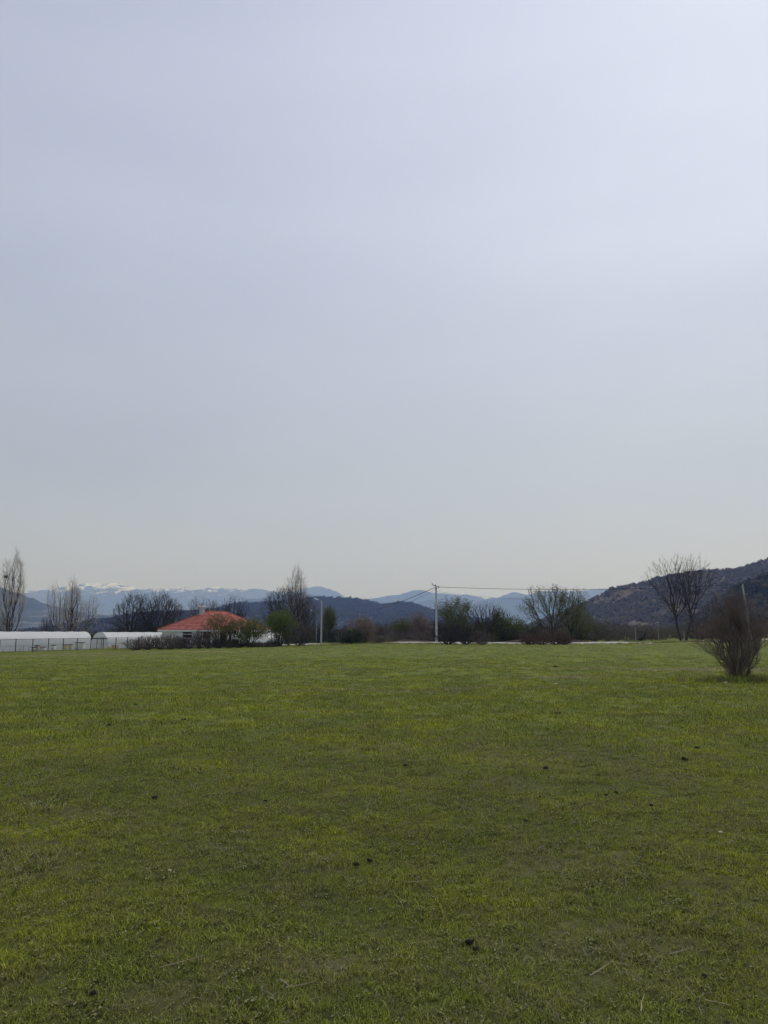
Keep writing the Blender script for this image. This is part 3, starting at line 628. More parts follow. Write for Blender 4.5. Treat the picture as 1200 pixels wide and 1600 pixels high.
# --- small leafing trees round the house
make_tree('young_tree', 'young', 344, 1011, 958, 46, 98, 26, 'fan shaped young tree with orange green buds in front of the house corner', leaf='leaf_orange', leafper=8, leafsize=.080, twig='twig_grey', lo=.35)
make_tree('young_tree', 'young', 389, 1011, 966, 62, 98.5, 27, 'spreading leafy young tree hiding the right house wall', leaf='leaf', leafper=12, leafsize=.090, lo=.3)
make_tree('young_tree', 'young', 438, 1010, 952, 42, 104, 28, 'bright green leafing tree just right of the house', leaf='leaf_bright', leafper=12, leafsize=.10, lo=.25)
make_tree('young_tree', 'thin', 514, 1003, 944, 22, 138, 29, 'narrow green tree right of the street lamps', leaf='leaf', leafper=8, leafsize=.10, cat='tree')
make_tree('bare_shrub', 'bush', 470, 1013, 966, 46, 103, 30, 'tall brown bare shrub standing before the green fence', cat='shrub')
make_tree('bare_tree', 'thin', 452, 1009, 975, 14, 108, 31, 'small dark leaning tree between green tree and tall brown shrub', twig='twig_dark', lean=-.3)

# --- right side trees
make_tree('leafing_tree', 'open', 712, 1003, 932, 52, 122, 33, 'leafing tree with greyish green crown just right of the utility pole', leaf='leaf', leafper=7, leafsize=.11, lo=.4)
make_tree('bare_tree', 'open', 762, 1000, 941, 62, 124, 34, 'dark bare tree with spiky limbs between the two leafing trees', twig='twig_dark', over=dict(kids=[11, 10, 9]))
make_tree('leafing_tree', 'open', 862, 1004, 915, 92, 118, 36, 'wide open tree with sparse green leaves before the blue mountains', twig='twig_dark', leaf='leaf', leafper=5, leafsize=.10, lo=.35, over=dict(kids=[12, 11, 10]))
make_tree('bare_tree', 'open', 893, 1004, 918, 50, 121, 37, 'slimmer bare tree crowding the right side of the wide leafing tree', twig='twig_grey', leaf='leaf', leafper=3, leafsize=.10, lo=.3)
# --- big double-trunk tree: one tree, two trunks
def double_tree():
    rng = random.Random(71); Y = 116.0
    foot = onground(1067, Y)
    root = empty('bare_tree', foot, 0, 'tall dark bare tree with two trunks standing against the right hill', 'tree')
    k = Y / 1215.0
    for bx, lean_, sd, Wd, H in ((-3, -.05, 5, 80, 137), (4, .13, 9, 66, 134)):
        put_tree(root, 'open', sd, Wd * k, H * k, 'bark', 'twig_dark', dict(lean=lean_, N=430, z0=.30, lead=.36, rt=.012, rough=.12), 7, off=bx * k)
        for o_ in root.children[-2:]:
            pass
double_tree()
# --- the near bush on the right
bf = gnd(1156, 1064)
near_bush = make_tree('bare_bush', 'broom', 1156, 1064, 926, 86, bf.y, 42, 'large dense bare brown bush growing alone near the right edge', cat='bush', trunk='twig_grey', twig='twig_bush', k_trunk=5, loc=bf, over=dict(lean=-.03, twmax=400, z0=.03, N=6000))

# --- shrubs in front of the house and along the field edge
SH = [(214, 998, 26, 'grey'), (232, 991, 30, 'twig'), (252, 992, 26, 'twig'), (268, 990, 26, 'grey'), (282, 994, 22, 'twig'), (296, 991, 24, 'twig_dark'), (312, 983, 20, 'twig_red'), (326, 990, 24, 'twig'), (342, 998, 22, 'twig_dark'),
      (358, 997, 24, 'twig'), (374, 998, 24, 'twig_dark'), (396, 1003, 26, 'twig'), (412, 1004, 22, 'twig'), (428, 1000, 20, 'twig_dark')]
SHL = ['low grey bare shrub at the left end of the hedge before the house', 'greyish hedge shrub standing before the rear greenhouse roof', 'brown hedge shrub below the left corner of the house', 'greyish hedge shrub under the white left wall',
       'short brown hedge shrub left of the left window', 'dark hedge shrub under the left house window', 'tall narrow reddish hedge shrub between the two dark openings', 'brown hedge shrub under the dark porch opening',
       'low dark hedge shrub at the foot of the orange budded young tree', 'brown hedge shrub right of the orange budded young tree', 'dark low hedge shrub before the white barrel', 'brown hedge shrub under the spreading leafy tree',
       'brown hedge shrub below the right end wall of the house', 'low dark shrub in the gap between house and bright green tree']
for i, (px, top, w, m_) in enumerate(SH):
    make_tree('hedge_shrub', 'bush', px, 1013, top, w * 1.3, 99 + (i % 3) * .8, 100 + i, SHL[i], cat='shrub', trunk='twig', twig='twig_grey' if m_ == 'grey' else m_, group='bare hedge shrubs before the house', over=dict(kids=[9, 7]))

RB = [(700, 984, 34, 'twig_dark', 'twiggy dark shrub right beside the utility pole foot'), (728, 978, 40, 'twig_dark', 'dark shrub with thin legs two places right of the pole'), (752, 990, 26, 'twig', 'lower brown shrub at the right end of the dark clump by the pole'),
      (826, 994, 26, 'twig_red', 'left end of the reddish brushwood below the wide tree'), (846, 989, 30, 'twig_red', 'reddish stemmed shrub directly below the wide leafing tree'), (868, 988, 30, 'twig_red', 'reddish stemmed shrub right of the wide tree foot'), (882, 994, 22, 'twig_red', 'low right end of the reddish brushwood by the gravel')]
for i, (px, top, w, m_, lab) in enumerate(RB):
    make_tree('field_shrub', 'bush', px, 1009, top - 5, w * 1.35, 104.5 + (i % 2), 140 + i, lab, cat='shrub', trunk=m_, twig=m_, over=dict(kids=[9, 7], start=.3))
for i, (px, top, w, Y, m_, lf, lab) in enumerate([(566, 962, 40, 124, 'twig_grey', 'blossom', 'tawny pinkish brown bush at the left end of the thicket'), (552, 984, 34, 118, 'twig_dark', 'leaf_dark', 'very dark evergreen bush below the tawny bush'), (590, 993, 30, 112, 'twig_grey', None, 'low grey brushwood where the gravel road starts'),
                                             (548, 992, 26, 111, 'twig_dark', 'leaf_dark', 'low dark green bush beside the green fence end'), (655, 955, 36, 132, 'twig_grey', 'blossom', 'pale tan bush crown standing out of the thicket left of the pole'), (628, 964, 34, 134, 'twig_grey', 'leaf', 'greenish tinged bush in the middle of the thicket'),
                                             (800, 962, 60, 130, 'twig_dark', 'leaf', 'rounded green scrub bush between bare and wide leafing tree'), (780, 951, 26, 128, 'twig', 'leaf', 'pale green sapling crown right of the spiky bare tree'), (905, 945, 40, 127, 'twig_grey', 'leaf', 'grey green bush right of the wide leafing tree'), (1095, 950, 70, 124, 'twig', None, 'brown brushy shrub right of the double trunked tree'),
                                             (1000, 972, 36, 126, 'twig_grey', None, 'greyish scrub bush behind the thin post with flat top')]):
    make_tree('scrub_bush', 'bush', px, 1005, top, w, Y, 170 + i, lab, cat='bush', twig=m_, leaf=lf, leafper=5, leafsize=.12, over=dict(kids=[9, 7]))

# ------------------------------------------------------------------ thickets (masses nobody could count)
def proto_bush(seed, m_, kind='bush', leaf=None, w=3.2, h=3.2, over=None, per=2, ls=.12):
    T_, L_, F_, T = colonize(seed, kind, w, h, dict(N=200))
    V, Fq = tubes(np.concatenate([T_, L_, F_]), 3); mi = np.zeros(len(Fq), int)
    if leaf:
        V2, F2 = leaf_quads(np.random.default_rng(seed), T, per, ls, ls * 1.5); Fq = np.concatenate([Fq, F2 + len(V)]); V = np.concatenate([V, V2]); mi = np.concatenate([mi, np.ones(len(F2), int)])
    return mesh_np('thicket_source', V, Fq, None, link=False, mats=[M[m_]] + ([M[leaf]] if leaf else []), mi=mi)
ob = dict(kids=[7, 5])
TS = [proto_bush(301, 'twig', over=ob), proto_bush(302, 'twig_grey', over=ob), proto_bush(303, 'twig_dark', over=ob), proto_bush(304, 'twig_red', over=ob), proto_bush(305, 'twig_dark', leaf='leaf_dark', over=ob, per=3), proto_bush(306, 'twig', leaf='leaf', over=ob, per=1), proto_bush(307, 'twig_grey', kind='thin', w=3.0, h=4.0)]
def thicket(name, pxs, tops, Y0, Y1, n, choice, seed, label, dens_low=.55, wid=(.8, 1.3)):
    rn = np.random.default_rng(seed); P = []; sc = []; rt = []; pk = []
    for i in range(n):
        px = rn.uniform(pxs[0], pxs[-1]); Y = rn.uniform(Y0, Y1); p = onground(px, Y)
        front = (Y - Y0) / (Y1 - Y0)
        h = top_h(px, np.interp(px, pxs, tops), Y) * (dens_low + (1 - dens_low) * front) * rn.uniform(.72, 1.04)
        k = choice[rn.integers(len(choice))]; h = max(h, .5)
        P.append((p.x, p.y, p.z - .05)); s = h / (4.0 if k == 6 else 3.2); w = rn.uniform(*wid) * max(s, .7); sc.append((w, w, s)); rt.append((0, 0, rn.uniform(0, 6.28))); pk.append(k)
    return scatter(name, P, rt, sc, pk, TS, label)
thicket('brown_thicket', [530, 560, 600, 640, 690], [974, 972, 968, 962, 964], 122, 150, 130, [0, 0, 1, 2, 6], 1, 'tangled brown thicket of bare bushes behind the road left of the pole')
thicket('dark_thicket', [680, 700, 740, 780, 830, 850], [962, 955, 957, 968, 966, 966], 123, 150, 130, [2, 4, 4, 0, 5], 2, 'dark greenish thicket behind the road right of the pole')
thicket('grey_thicket', [840, 880, 920, 960, 1030, 1100], [966, 962, 962, 966, 972, 968], 124, 165, 190, [1, 6, 0, 6, 2, 5], 3, 'long grey brown thicket at the foot of the right hill')
thicket('right_thicket', [1080, 1120, 1200, 1330], [962, 955, 962, 960], 128, 165, 150, [0, 1, 2, 3, 0], 4, 'brown thicket at the right edge below the dark slope')
thicket('fence_thicket', [395, 430, 480, 545], [975, 972, 968, 972], 134, 160, 110, [2, 4, 0, 2], 5, 'dark thicket behind the green metal fence')  # mostly bushes with dark twigs, some with dark evergreen leaves
thicket('hedge_behind_greenhouses', [-160, 0, 100, 150, 200, 260, 330, 400], [983, 983, 982, 983, 974, 966, 968, 972], 136, 150, 230, [2, 4, 2, 0], 6, 'dark low hedge line behind the greenhouses and house', dens_low=.8)

# woodland on the hills
def hill_trees(name, V, n, size, cols, seed, label, tmin=.02, tmax=1.0, xr=None):
    rn = np.random.default_rng(seed); src = []
    for c in range(4):
        k = 34; q = np.random.default_rng(seed * 10 + c); d = q.normal(size=(k, 3)); d /= np.linalg.norm(d, axis=1, keepdims=True); cen = d * q.uniform(.35, 1, (k, 1)) * (.62, .62, .5) + (0, 0, .55)
        a_ = q.normal(size=(k, 3)); a_ /= np.linalg.norm(a_, axis=1, keepdims=True); b_ = np.cross(a_, q.normal(size=(k, 3))); b_ /= np.linalg.norm(b_, axis=1, keepdims=True)
        s = q.uniform(.10, .30, (k, 1)); VV = np.stack([cen - a_ * s, cen + b_ * s * .7, cen + a_ * s, cen - b_ * s * .7], 1).reshape(-1, 3)
        src.append(mesh_np('wood_source', VV, np.arange(k * 4).reshape(k, 4), cols[c % len(cols)], link=False))
    ny, nx = V.shape[:2]; rows = ny - 9
    j = rn.uniform(tmin * rows, min(tmax * rows, ny - 2), n * 3); i = rn.uniform(0, nx - 1.01, n * 3)
    j0 = j.astype(int); i0 = i.astype(int); fj = (j - j0)[:, None]; fi = (i - i0)[:, None]
    P = V[j0, i0] * (1 - fj) * (1 - fi) + V[j0, i0 + 1] * (1 - fj) * fi + V[j0 + 1, i0] * fj * (1 - fi) + V[j0 + 1, i0 + 1] * fj * fi
    dn = np.array([mnoise.fractal(Vector((p[0] / (size * 14), p[1] / (size * 22), seed)), .8, 2.1, 4) for p in P])
    keep = dn + rn.normal(0, .30, len(P)) > -.45; P = P[keep][:n]; dn = dn[keep][:n]; m_ = len(P)
    s = size * rn.uniform(.5, 1.25, m_) * (1 + .35 * np.clip(dn, -.5, 1))
    pk = rn.integers(0, 4, m_)
    return scatter(name, P - [0, 0, size * .15], np.stack([np.zeros(m_), np.zeros(m_), rn.uniform(0, 6.28, m_)], 1), np.stack([s, s, s * rn.uniform(.7, 1.1, m_)], 1), pk, src, label)
wc = lambda nm, c, c2: mat(nm, c, .95, c2, .02, coord='World', trans=.1)
W1 = wc('bare_crowns', (.11, .085, .063), (.165, .13, .10)); W2 = wc('grey_crowns', (.135, .105, .075), (.19, .15, .11)); W3 = wc('dark_crowns', (.032, .030, .024), (.050, .046, .036)); W4 = wc('evergreen_crowns', (.024, .034, .018), (.040, .052, .026))
hill_trees('bare_woodland', V_right, 34000, 4.0, [W1, W2, W1, W3], 7, 'bare grey brown woodland covering the right hill')
hill_trees('dark_woodland', V_near, 5200, 4.6, [W3, W4, W4, W1], 8, 'dark woodland on the slope at the right edge')
hill_trees('hill_forest', V_main, 15000, 8.5, [W3, W3, W3, W4], 9, 'forest covering the middle hill')
hill_trees('low_hill_forest', V_low, 6000, 7.0, [W3, W1, W3, W3], 10, 'woodland on the low hill behind the house')

# ------------------------------------------------------------------ house
def house():
    C0 = at(334, 988, 105.0); gzv = gz(C0.x, C0.y); phi = R(25)
    root = empty('house', (C0.x, C0.y, gzv), 0, 'single storey white house with red hipped tile roof behind the hedge', 'house')
    root.rotation_euler = (0, 0, R(90) - phi - R(0))      # local +X runs along the right facade (away, right), local +Y along the left facade
    # world dirs: right facade (sin phi, cos phi) = rot(90-phi) of +X ; left facade = (-cos phi, sin phi) = rot of +Y
    A, B = 13.2, 8.9         # A along local X (right facade), B along local Y (left facade)
    eave = top_h(334, 984.5, 105.0)      # height of the eave
    ov = .45; t = .3
    ridge_z = top_h(330, 956.5, 112.0)
    # walls as boxes round their openings
    def wall_x(y0, y1, openings, x0, x1):      # wall running along X (a facade in the plane y), openings (x0,x1,z0,z1)
        m = MB(); cur = x0
        for ox0, ox1, z0, z1 in sorted(openings):
            if ox0 > cur: m.box(cur, ox0, y0, y1, 0, eave)
            if z0 > 0: m.box(ox0, ox1, y0, y1, 0, z0)
            m.box(ox0, ox1, y0, y1, z1, eave); cur = ox1
        m.box(cur, x1, y0, y1, 0, eave); return m
    def wall_y(x0, x1, openings, y0, y1):
        m = MB(); cur = y0
        for oy0, oy1, z0, z1 in sorted(openings):
            if oy0 > cur: m.box(x0, x1, cur, oy0, 0, eave)
            if z0 > 0: m.box(x0, x1, oy0, oy1, 0, z0)
            m.box(x0, x1, oy0, oy1, z1, eave); cur = oy1
        m.box(x0, x1, cur, y1, 0, eave); return m
    wz0, wz1 = 1.35, eave - .25
    left_open = [(.45, 1.75, 1.2, eave - .15), (3.7, 5.3, wz0, wz1)]          # porch opening by the corner, window
    right_open = [(1.0, 2.9, .1, eave - .2), (3.4, 4.9, .1, eave - .2), (9.2, 10.4, wz0, wz1)]
    wall_y(0, t, left_open, 0, B).build('wall', M['white_wall'], root)
    wall_x(0, t, right_open, t, A).build('wall', M['white_wall'], root)
    wall_y(A - t, A, [], t, B).build('wall', M['white_wall'], root)
    wall_x(B - t, B, [], t, A - t).build('wall', M['white_wall'], root)
    # windows: frame, pane, sill
    def window(axis, a0, a1, z0, z1, sill=True, bars=1):
        w = MB()
        def bx(p0, p1, q0, q1, r0, r1):
            if axis == 'y': w_.box(q0, q1, p0, p1, r0, r1)
            else: w_.box(p0, p1, q0, q1, r0, r1)
        w_ = w; d0, d1 = .10, .17
        bx(a0, a0 + .07, d0, d1, z0, z1); bx(a1 - .07, a1, d0, d1, z0, z1); bx(a0 + .07, a1 - .07, d0, d1, z1 - .07, z1); bx(a0 + .07, a1 - .07, d0, d1, z0, z0 + .07)
        for i in range(bars): c = a0 + (a1 - a0) * (i + 1) / (bars + 1); bx(c - .03, c + .03, d0, d1, z0 + .07, z1 - .07)
        fr = w.build('window', M['frame_brown'], root)
        w_ = MB(); bx(a0 + .07, a1 - .07, .20, .21, z0 + .07, z1 - .07); w_.build('pane', M['dark'], fr)
        if sill:
            w_ = MB(); bx(a0 - .1, a1 + .1, -.06, .098, z0 - .08, z0 - .003); w_.build('window_sill', M['white_paint'], fr)
    window('y', 3.7, 5.3, wz0, wz1); window('x', 9.2, 10.4, wz0, wz1); window('y', .45, 1.75, 1.2, eave - .15, True, 0)
    window('x', 1.0, 2.9, .1, eave - .2, False, 2); window('x', 3.4, 4.9, .1, eave - .2, False, 1)
    # shutter box, white bar across the left window
    MB().box(-.03, .09, 3.7, 5.3, wz1 - .36, wz1 - .26).build('shutter_box', M['white_paint'], root)
    for xx in (0.0, 3.15, 5.3): MB().box(xx - .11 if xx else .02, xx + .11 if xx else .24, -.9, -.68, 0, eave - .02).build('porch_column', M['white_paint'], root)
    MB().box(-.05, 5.6, -1.0, -.003, 0, .14).build('porch_floor', M['concrete'], root)
    # roof: hip roof in stepped tile courses
    E = [(-ov, -1.15 if False else -ov), (A + ov, -ov), (A + ov, B + ov), (-ov, B + ov)]
    hb = (B + 2 * ov) / 2
    R0 = (-ov + hb, B / 2); R1 = (A + ov - hb, B / 2)
    zr = ridge_z - 0; ze = eave + .02
    def slope(p0, p1, q0, q1, name='roof_slope', n=13):
        """eave edge p0-p1, top edge q0-q1: each course steps up over the one below"""
        m = MB()
        for i in range(n):
            a_, b_ = i / n, (i + 1) / n
            l0 = Vector((*p0, ze)).lerp(Vector((*q0, zr)), a_); l1 = Vector((*p1, ze)).lerp(Vector((*q1, zr)), a_)
            u0 = Vector((*p0, ze)).lerp(Vector((*q0, zr)), b_); u1 = Vector((*p1, ze)).lerp(Vector((*q1, zr)), b_)
            up = Vector((0, 0, .11))
            m.poly([l0 + up, l1 + up, u1, u0]); m.poly([l0, l1, l1 + up, l0 + up])
        return m.build(name, M['tile'], root)
    slope(E[3], E[0], R0, R0 if False else R0)          # left facade slope (triangle)
    slope(E[0], E[1], R0, R1)
    slope(E[1], E[2], R1, R1); slope(E[2], E[3], R1, R0)
    for p, q in ((E[0], R0), (E[1], R1), (E[2], R1), (E[3], R0)):
        MB().bar((*p, ze + .07), (*q, zr + .04), .085, .085, 6).build('hip_cap', M['ridge'], root)
    MB().bar((*R0, zr + .05), (*R1, zr + .05), .10, .10, 6).build('ridge_cap', M['ridge'], root)
    fa = MB(); fa.box(-ov, A + ov, -ov, -ov + .04, ze - .2, ze - .004); fa.build('fascia', M['white_paint'], root)
    MB().box(-ov, -ov + .04, -ov + .045, B + ov, ze - .2, ze - .004).build('fascia', M['white_paint'], root)
    MB().box(-ov + .045, A + ov, -ov + .045, -.003, ze - .12, ze - .09).build('soffit', M['white_paint'], root)
    MB().box(-ov + .045, -.003, 0, B + ov, ze - .12, ze - .09).build('soffit', M['white_paint'], root)
    # chimney on the left slope near the ridge
    c = MB().box(-.26, .26, -.26, .26, -1.0, .78).build('chimney', M['concrete'], root); c.location = (R0[0] - .75, R0[1] + .55, zr - .1)
    MB().box(-.36, .36, -.36, .36, .783, .90).build('chimney_cap', M['white_paint'], c)
    MB().box(-.20, .20, -.20, .20, .903, 1.08).build('chimney_cowl', M['concrete'], c)
    # dark topped flue on the right slope
    c2 = MB().box(-.25, .25, -.25, .25, -.8, .45).build('flue', M['concrete'], root); c2.location = (R1[0] + 2.6, R1[1] - .4, zr - 1.1)
    MB().box(-.34, .34, -.34, .34, .453, 1.0).build('flue_hood', M['metal_dark'], c2)
    return root
house()
p = at(367, 996, 103.0)
wb = MB()
prof = [(0, .30), (.1, .38), (.35, .42), (.65, .42), (.9, .38), (1.0, .30)]
for (za, ra), (zb, rb_) in zip(prof[:-1], prof[1:]): wb.bar((0, 0, za), (0, 0, zb), ra, rb_, 14)
o = wb.build('water_barrel', M['white_paint']); o.location = (p.x, 103.0, gz(p.x, 103) + .55); tag(o, 'white rounded barrel seen through the hedge by the right house wall', 'barrel')
o2 = MB().box(-.5, .5, -.5, .5, 0, .55).build('barrel_stand', M['concrete']); o2.location = (p.x, 103.0, gz(p.x, 103) - .003); tag(o2, 'low concrete block carrying the white barrel', 'stand')

# ------------------------------------------------------------------ greenhouses (polytunnels)
AX = Vector((.75, .66, 0)).normalized()
def tunnel(end, length, width, height, label, open_end):
    ang = math.atan2(AX.y, AX.x)
    root = empty('greenhouse', end, ang, label, 'greenhouse')
    def arch(t):     # t 0..1 over the section: vertical side walls and a rounded top
        th = math.pi * t; return (-math.cos(th) * width / 2 * 1.0, height * (math.sin(th) ** .62))
    K = 18; pts = [arch(i / K) for i in range(K + 1)]
    nb_ = max(2, int(length / 2.0)); V = []; Fs = []
    for j in range(nb_ * 2 + 1):
        x = length * j / (nb_ * 2); sag = .985 if j % 2 else 1.0
        for (y, z) in pts: V.append((x, y * (1 - (1 - sag) * .5), z * sag))
    n = K + 1
    upper, lower = [], []
    for j in range(nb_ * 2):
        for i in range(K):
            q = (j * n + i, (j + 1) * n + i, (j + 1) * n + i + 1, j * n + i + 1)
            (lower if max(pts[i][1], pts[i + 1][1]) < height * .66 else upper).append(q)
    mesh_np('roof_cover', V, upper, M['film'], root, smooth=True)
    mesh_np('side_cover', V, lower, M['film_grey'], root, smooth=True)
    for j in range(nb_ + 1):
        x = length * j / nb_; m = MB()
        for i in range(K): m.bar((x, pts[i][0] * .985, pts[i][1] * .985), (x, pts[i + 1][0] * .985, pts[i + 1][1] * .985), .03, .03, 4)
        m.build('hoop', M['metal'], root)
    zt = height * .63; yt = [p_ for p_ in pts if p_[1] >= zt]
    for xe in (0, length):
        s = .012 if xe == 0 else -.012
        w = [(xe + s, y, z) for y, z in pts if z >= zt]
        MB().poly(w).build('end_panel', M['film'], root)
        w = [(xe + s, y, z) for y, z in pts if z <= zt and y < 0] + [(xe + s, y, z) for y, z in pts if z <= zt and y > 0]
        w[-1:] = [w[-1]]
        lowp = [(xe + s, y, z) for y, z in pts if z < zt and y < 0] + [(xe + s, yt[0][0], zt - .01), (xe + s, yt[-1][0], zt - .01)] + [(xe + s, y, z) for y, z in pts if z < zt and y > 0]
        MB().poly(lowp).build('end_panel', M['film_grey'], root)
        MB().box(xe - .05, xe + .05, -width * .46, width * .46, zt - .06, zt + .06).build('end_rail', M['metal_dark'], root)
        for yy in (-.9, .9): MB().box(xe - .04, xe + .04, yy - .035, yy + .035, 0, zt - .062).build('door_post', M['metal_dark'], root)
    for sgn in (-1, 1):
        zz = height * .66; yy = [abs(y) for y, z in pts if z >= zz][0]
        MB().bar((0, sgn * (yy + .03), zz), (length, sgn * (yy + .03), zz), .03, .03, 4).build('side_rail', M['metal'], root)
    return root
TH = 2.75
e1 = at(141, 988, 117.5); L1 = 62
s1 = Vector((e1.x, e1.y, 0)) - AX * L1 + Vector((-AX.y, AX.x, 0)) * 2.2
s1.z = -1.05
tunnel(s1, L1, 6.4, TH + .12, 'long white plastic greenhouse at the left edge, the front one', 0)
s2v = onground(156, 121.0)
s2 = Vector((s2v.x, s2v.y, -.98)); tunnel(s2, 34, 6.6, TH - .02, 'white plastic greenhouse with grey gable end, behind and right of the front one', 1)

# ------------------------------------------------------------------ wire fence on dark posts
def wire_fence():
    pxs = [-45, -20, 1, 26, 52.5, 77, 100, 122, 143, 162.5, 182, 200, 217, 233]
    base = [1023, 1022, 1020.5, 1019.3, 1018.3, 1017.3, 1016.5, 1015.6, 1015, 1014.4, 1014, 1013.6, 1013.4, 1013.2]
    P = []
    for i, x in enumerate(pxs):
        Y = np.interp(x, [-45, 26, 143, 233], [96, 100, 108, 113]); q = onground(x, Y); P.append(q)
    root = empty('wire_fence', P[0], 0, 'wire mesh fence on dark posts in front of the greenhouses', 'fence')
    O = P[0]; H = 1.62; q0 = P[0]
    for q in P: MB().box(q.x - O.x - .04, q.x - O.x + .04, q.y - O.y - .04, q.y - O.y + .04, q.z - O.z - .1, q.z - O.z + H + .05).build('post', M['metal_dark'], root)
    for hh, r in ((H, .028), (.05, .010), (.8, .010)):
        m = MB()
        for a_, b_ in zip(P[:-1], P[1:]): m.bar(a_ - O + Vector((0, 0, hh)), b_ - O + Vector((0, 0, hh)), r, r, 4)
        m.build('wire' if hh < H else 'top_rail', M['metal_dark'], root)
    segs = []
    for a_, b_ in zip(P[:-1], P[1:]):
        n = int((b_ - a_).length / .12)
        for i in range(n):
            for sg in (-1, 1):
                t0 = i / n; t1 = t0 + sg * H / (b_ - a_).length * .55
                c0 = a_.lerp(b_, t0) - O; hi = H - .02; tt = min(max(t1, 0), 1); f = (tt - t0) / (t1 - t0)
                c1 = a_.lerp(b_, tt) - O; segs.append((c0.x, c0.y, c0.z + .05, c1.x, c1.y, c1.z + .05 + (hi - .05) * f, .0022, .0022))
    V, Fq = tubes(segs, 3); o = mesh_np('wire_mesh', V, Fq, M['mesh'], root); o['kind'] = 'stuff'
wire_fence()
# beehives behind the fence
def hive(mat_, w=.5, h=.55, lid=.1, leg=.2):
    r = empty('beehive', (0, 0, 0), 0)
    m = MB()
    for sx in (-1, 1):
        for sy in (-1, 1): m.box(sx * (w / 2 - .06) - .025, sx * (w / 2 - .06) + .025, sy * (w / 2 - .06) - .025, sy * (w / 2 - .06) + .025, 0, leg)
    m.build('stand', M['timber'], r)
    MB().box(-w / 2, w / 2, -w / 2, w / 2, leg + .002, leg + h).build('hive_body', mat_, r)
    MB().box(-w / 2 - .03, w / 2 + .03, -w / 2 - .03, w / 2 + .03, leg + h + .002, leg + h + lid).build('lid', M['metal_dark'], r)
    MB().box(-w * .3, w * .3, -w / 2 - .012, -w / 2 - .002, leg + .05, leg + .09).build('entrance', M['dark'], r)
    return r
for px, top, mt, w, lab in ((55, 1012, 'hive_w', .5, 'low white beehive, leftmost of the row behind the wire fence'), (60, 1008, 'hive_p', .48, 'taller pinkish beehive standing second in the row'), (69, 1011.5, 'hive_w', .6, 'wide low white beehive right of the pinkish one'),
                            (85, 1007.5, 'hive_w', .5, 'solitary white beehive in the middle of the row'), (104, 1007, 'hive_y', .45, 'first of two yellowish beehives side by side'), (111.5, 1006.5, 'hive_y', .42, 'second yellowish beehive, right of its twin'),
                            (121, 1003.5, 'hive_w', .4, 'narrow tall white beehive close to a fence post'), (129.5, 1003.5, 'hive_w', .62, 'large white beehive at the right end of the row')):
    Y = 105 + (px - 55) * .075; q = onground(px, Y); r = hive(M[mt], w, max(.3, at(px, top, Y).z - q.z - .3)); r.location = q; tag(r, lab, 'beehive', 'beehives behind the wire fence')
for px, w, h, mt, lab in ((172, .5, .35, 'hive_y', 'small yellowish crate by the grey gable end'), (178.5, .55, .6, 'crate_o', 'orange crate behind the wire fence'), (184, .4, .5, 'hive_p', 'faded pinkish crate right of the orange one')):
    q = onground(px, 112.5); r = empty('crate', q, .3, lab, 'crate')
    m = MB()
    for i in range(3): z0 = .02 + i * h / 3; m.box(-w / 2, w / 2, -w / 2, -w / 2 + .02, z0, z0 + h / 3 - .03); m.box(-w / 2, w / 2, w / 2 - .02, w / 2, z0, z0 + h / 3 - .03); m.box(-w / 2, -w / 2 + .02, -w / 2 + .022, w / 2 - .022, z0, z0 + h / 3 - .03); m.box(w / 2 - .02, w / 2, -w / 2 + .022, w / 2 - .022, z0, z0 + h / 3 - .03)
    m.build('slats', M[mt], r); MB().box(-w / 2 + .023, w / 2 - .023, -w / 2 + .023, w / 2 - .023, 0, .05).build('bottom', M[mt], r)
# dark stakes
for px, h, lab in ((6.5, .5, 'short dark stake, leftmost behind the fence'), (33, .6, 'dark stake between the second and third fence posts'), (38, .8, 'taller dark stake beside its shorter neighbour'), (47, .75, 'dark stake left of the first beehive')):
    q = onground(px, 103); o = MB().bar((0, 0, -.1), (.03, 0, h), .04, .03, 6).build('stake', M['timber']); o.location = q; tag(o, lab, 'stake')

# ------------------------------------------------------------------ green metal fence
def green_fence():
    A_ = onground(424, 122); B_ = onground(546, 122); root = empty('green_fence', A_, 0, 'dark green metal picket fence right of the house', 'fence')
    n = 46; top = top_h(480, 990, 122)
    pm = MB().box(-.035, .035, -.012, .012, .06, top); src = None
    for i in range(n + 1):
        p_ = A_.lerp(B_, i / n) - A_
        if src is None: src = pm.build('picket', M['green_metal'], root); o = src
        else: o = src.copy(); COL.objects.link(o); o.parent = root
        o.location = (p_.x, p_.y, p_.z)
    for z in (.25, top - .18):
        MB().bar((0, .04, z), (B_.x - A_.x, .04, z + B_.z - A_.z), .025, .025, 4).build('rail', M['green_metal'], root)
    for i in range(0, 6):
        p_ = A_.lerp(B_, i / 5) - A_; MB().box(p_.x - .05, p_.x + .05, .07, .17, p_.z, p_.z + top + .05).build('post', M['green_metal'], root)
green_fence()

# ------------------------------------------------------------------ poles, lamps, wires
def lamp(px, Y, top, lab, wpx):
    q = onground(px, Y); h = at(px, top, Y).z - q.z; r = empty('street_lamp', q, 0, lab, 'street lamp')
    MB().bar((0, 0, -.1), (0, 0, h - .1), .14, .085, 10).build('pole', M['concrete'], r)
    MB().bar((0, 0, h - .12), (-.55, -.1, h + .12), .035, .03, 6).build('arm', M['metal'], r)
    m = MB(); m.v = [(-.50, -.2, h + .04), (-.50, .02, h + .04), (-1.1, .04, h + .20), (-1.1, -.24, h + .20), (-.52, -.2, h + .17), (-.52, .02, h + .17), (-1.04, .02, h + .36), (-1.04, -.22, h + .36)]
    m.f = [(0, 3, 2, 1), (4, 5, 6, 7), (0, 1, 5, 4), (1, 2, 6, 5), (2, 3, 7, 6), (3, 0, 4, 7)]; m.build('lamp_head', M['lamp_white'], r)
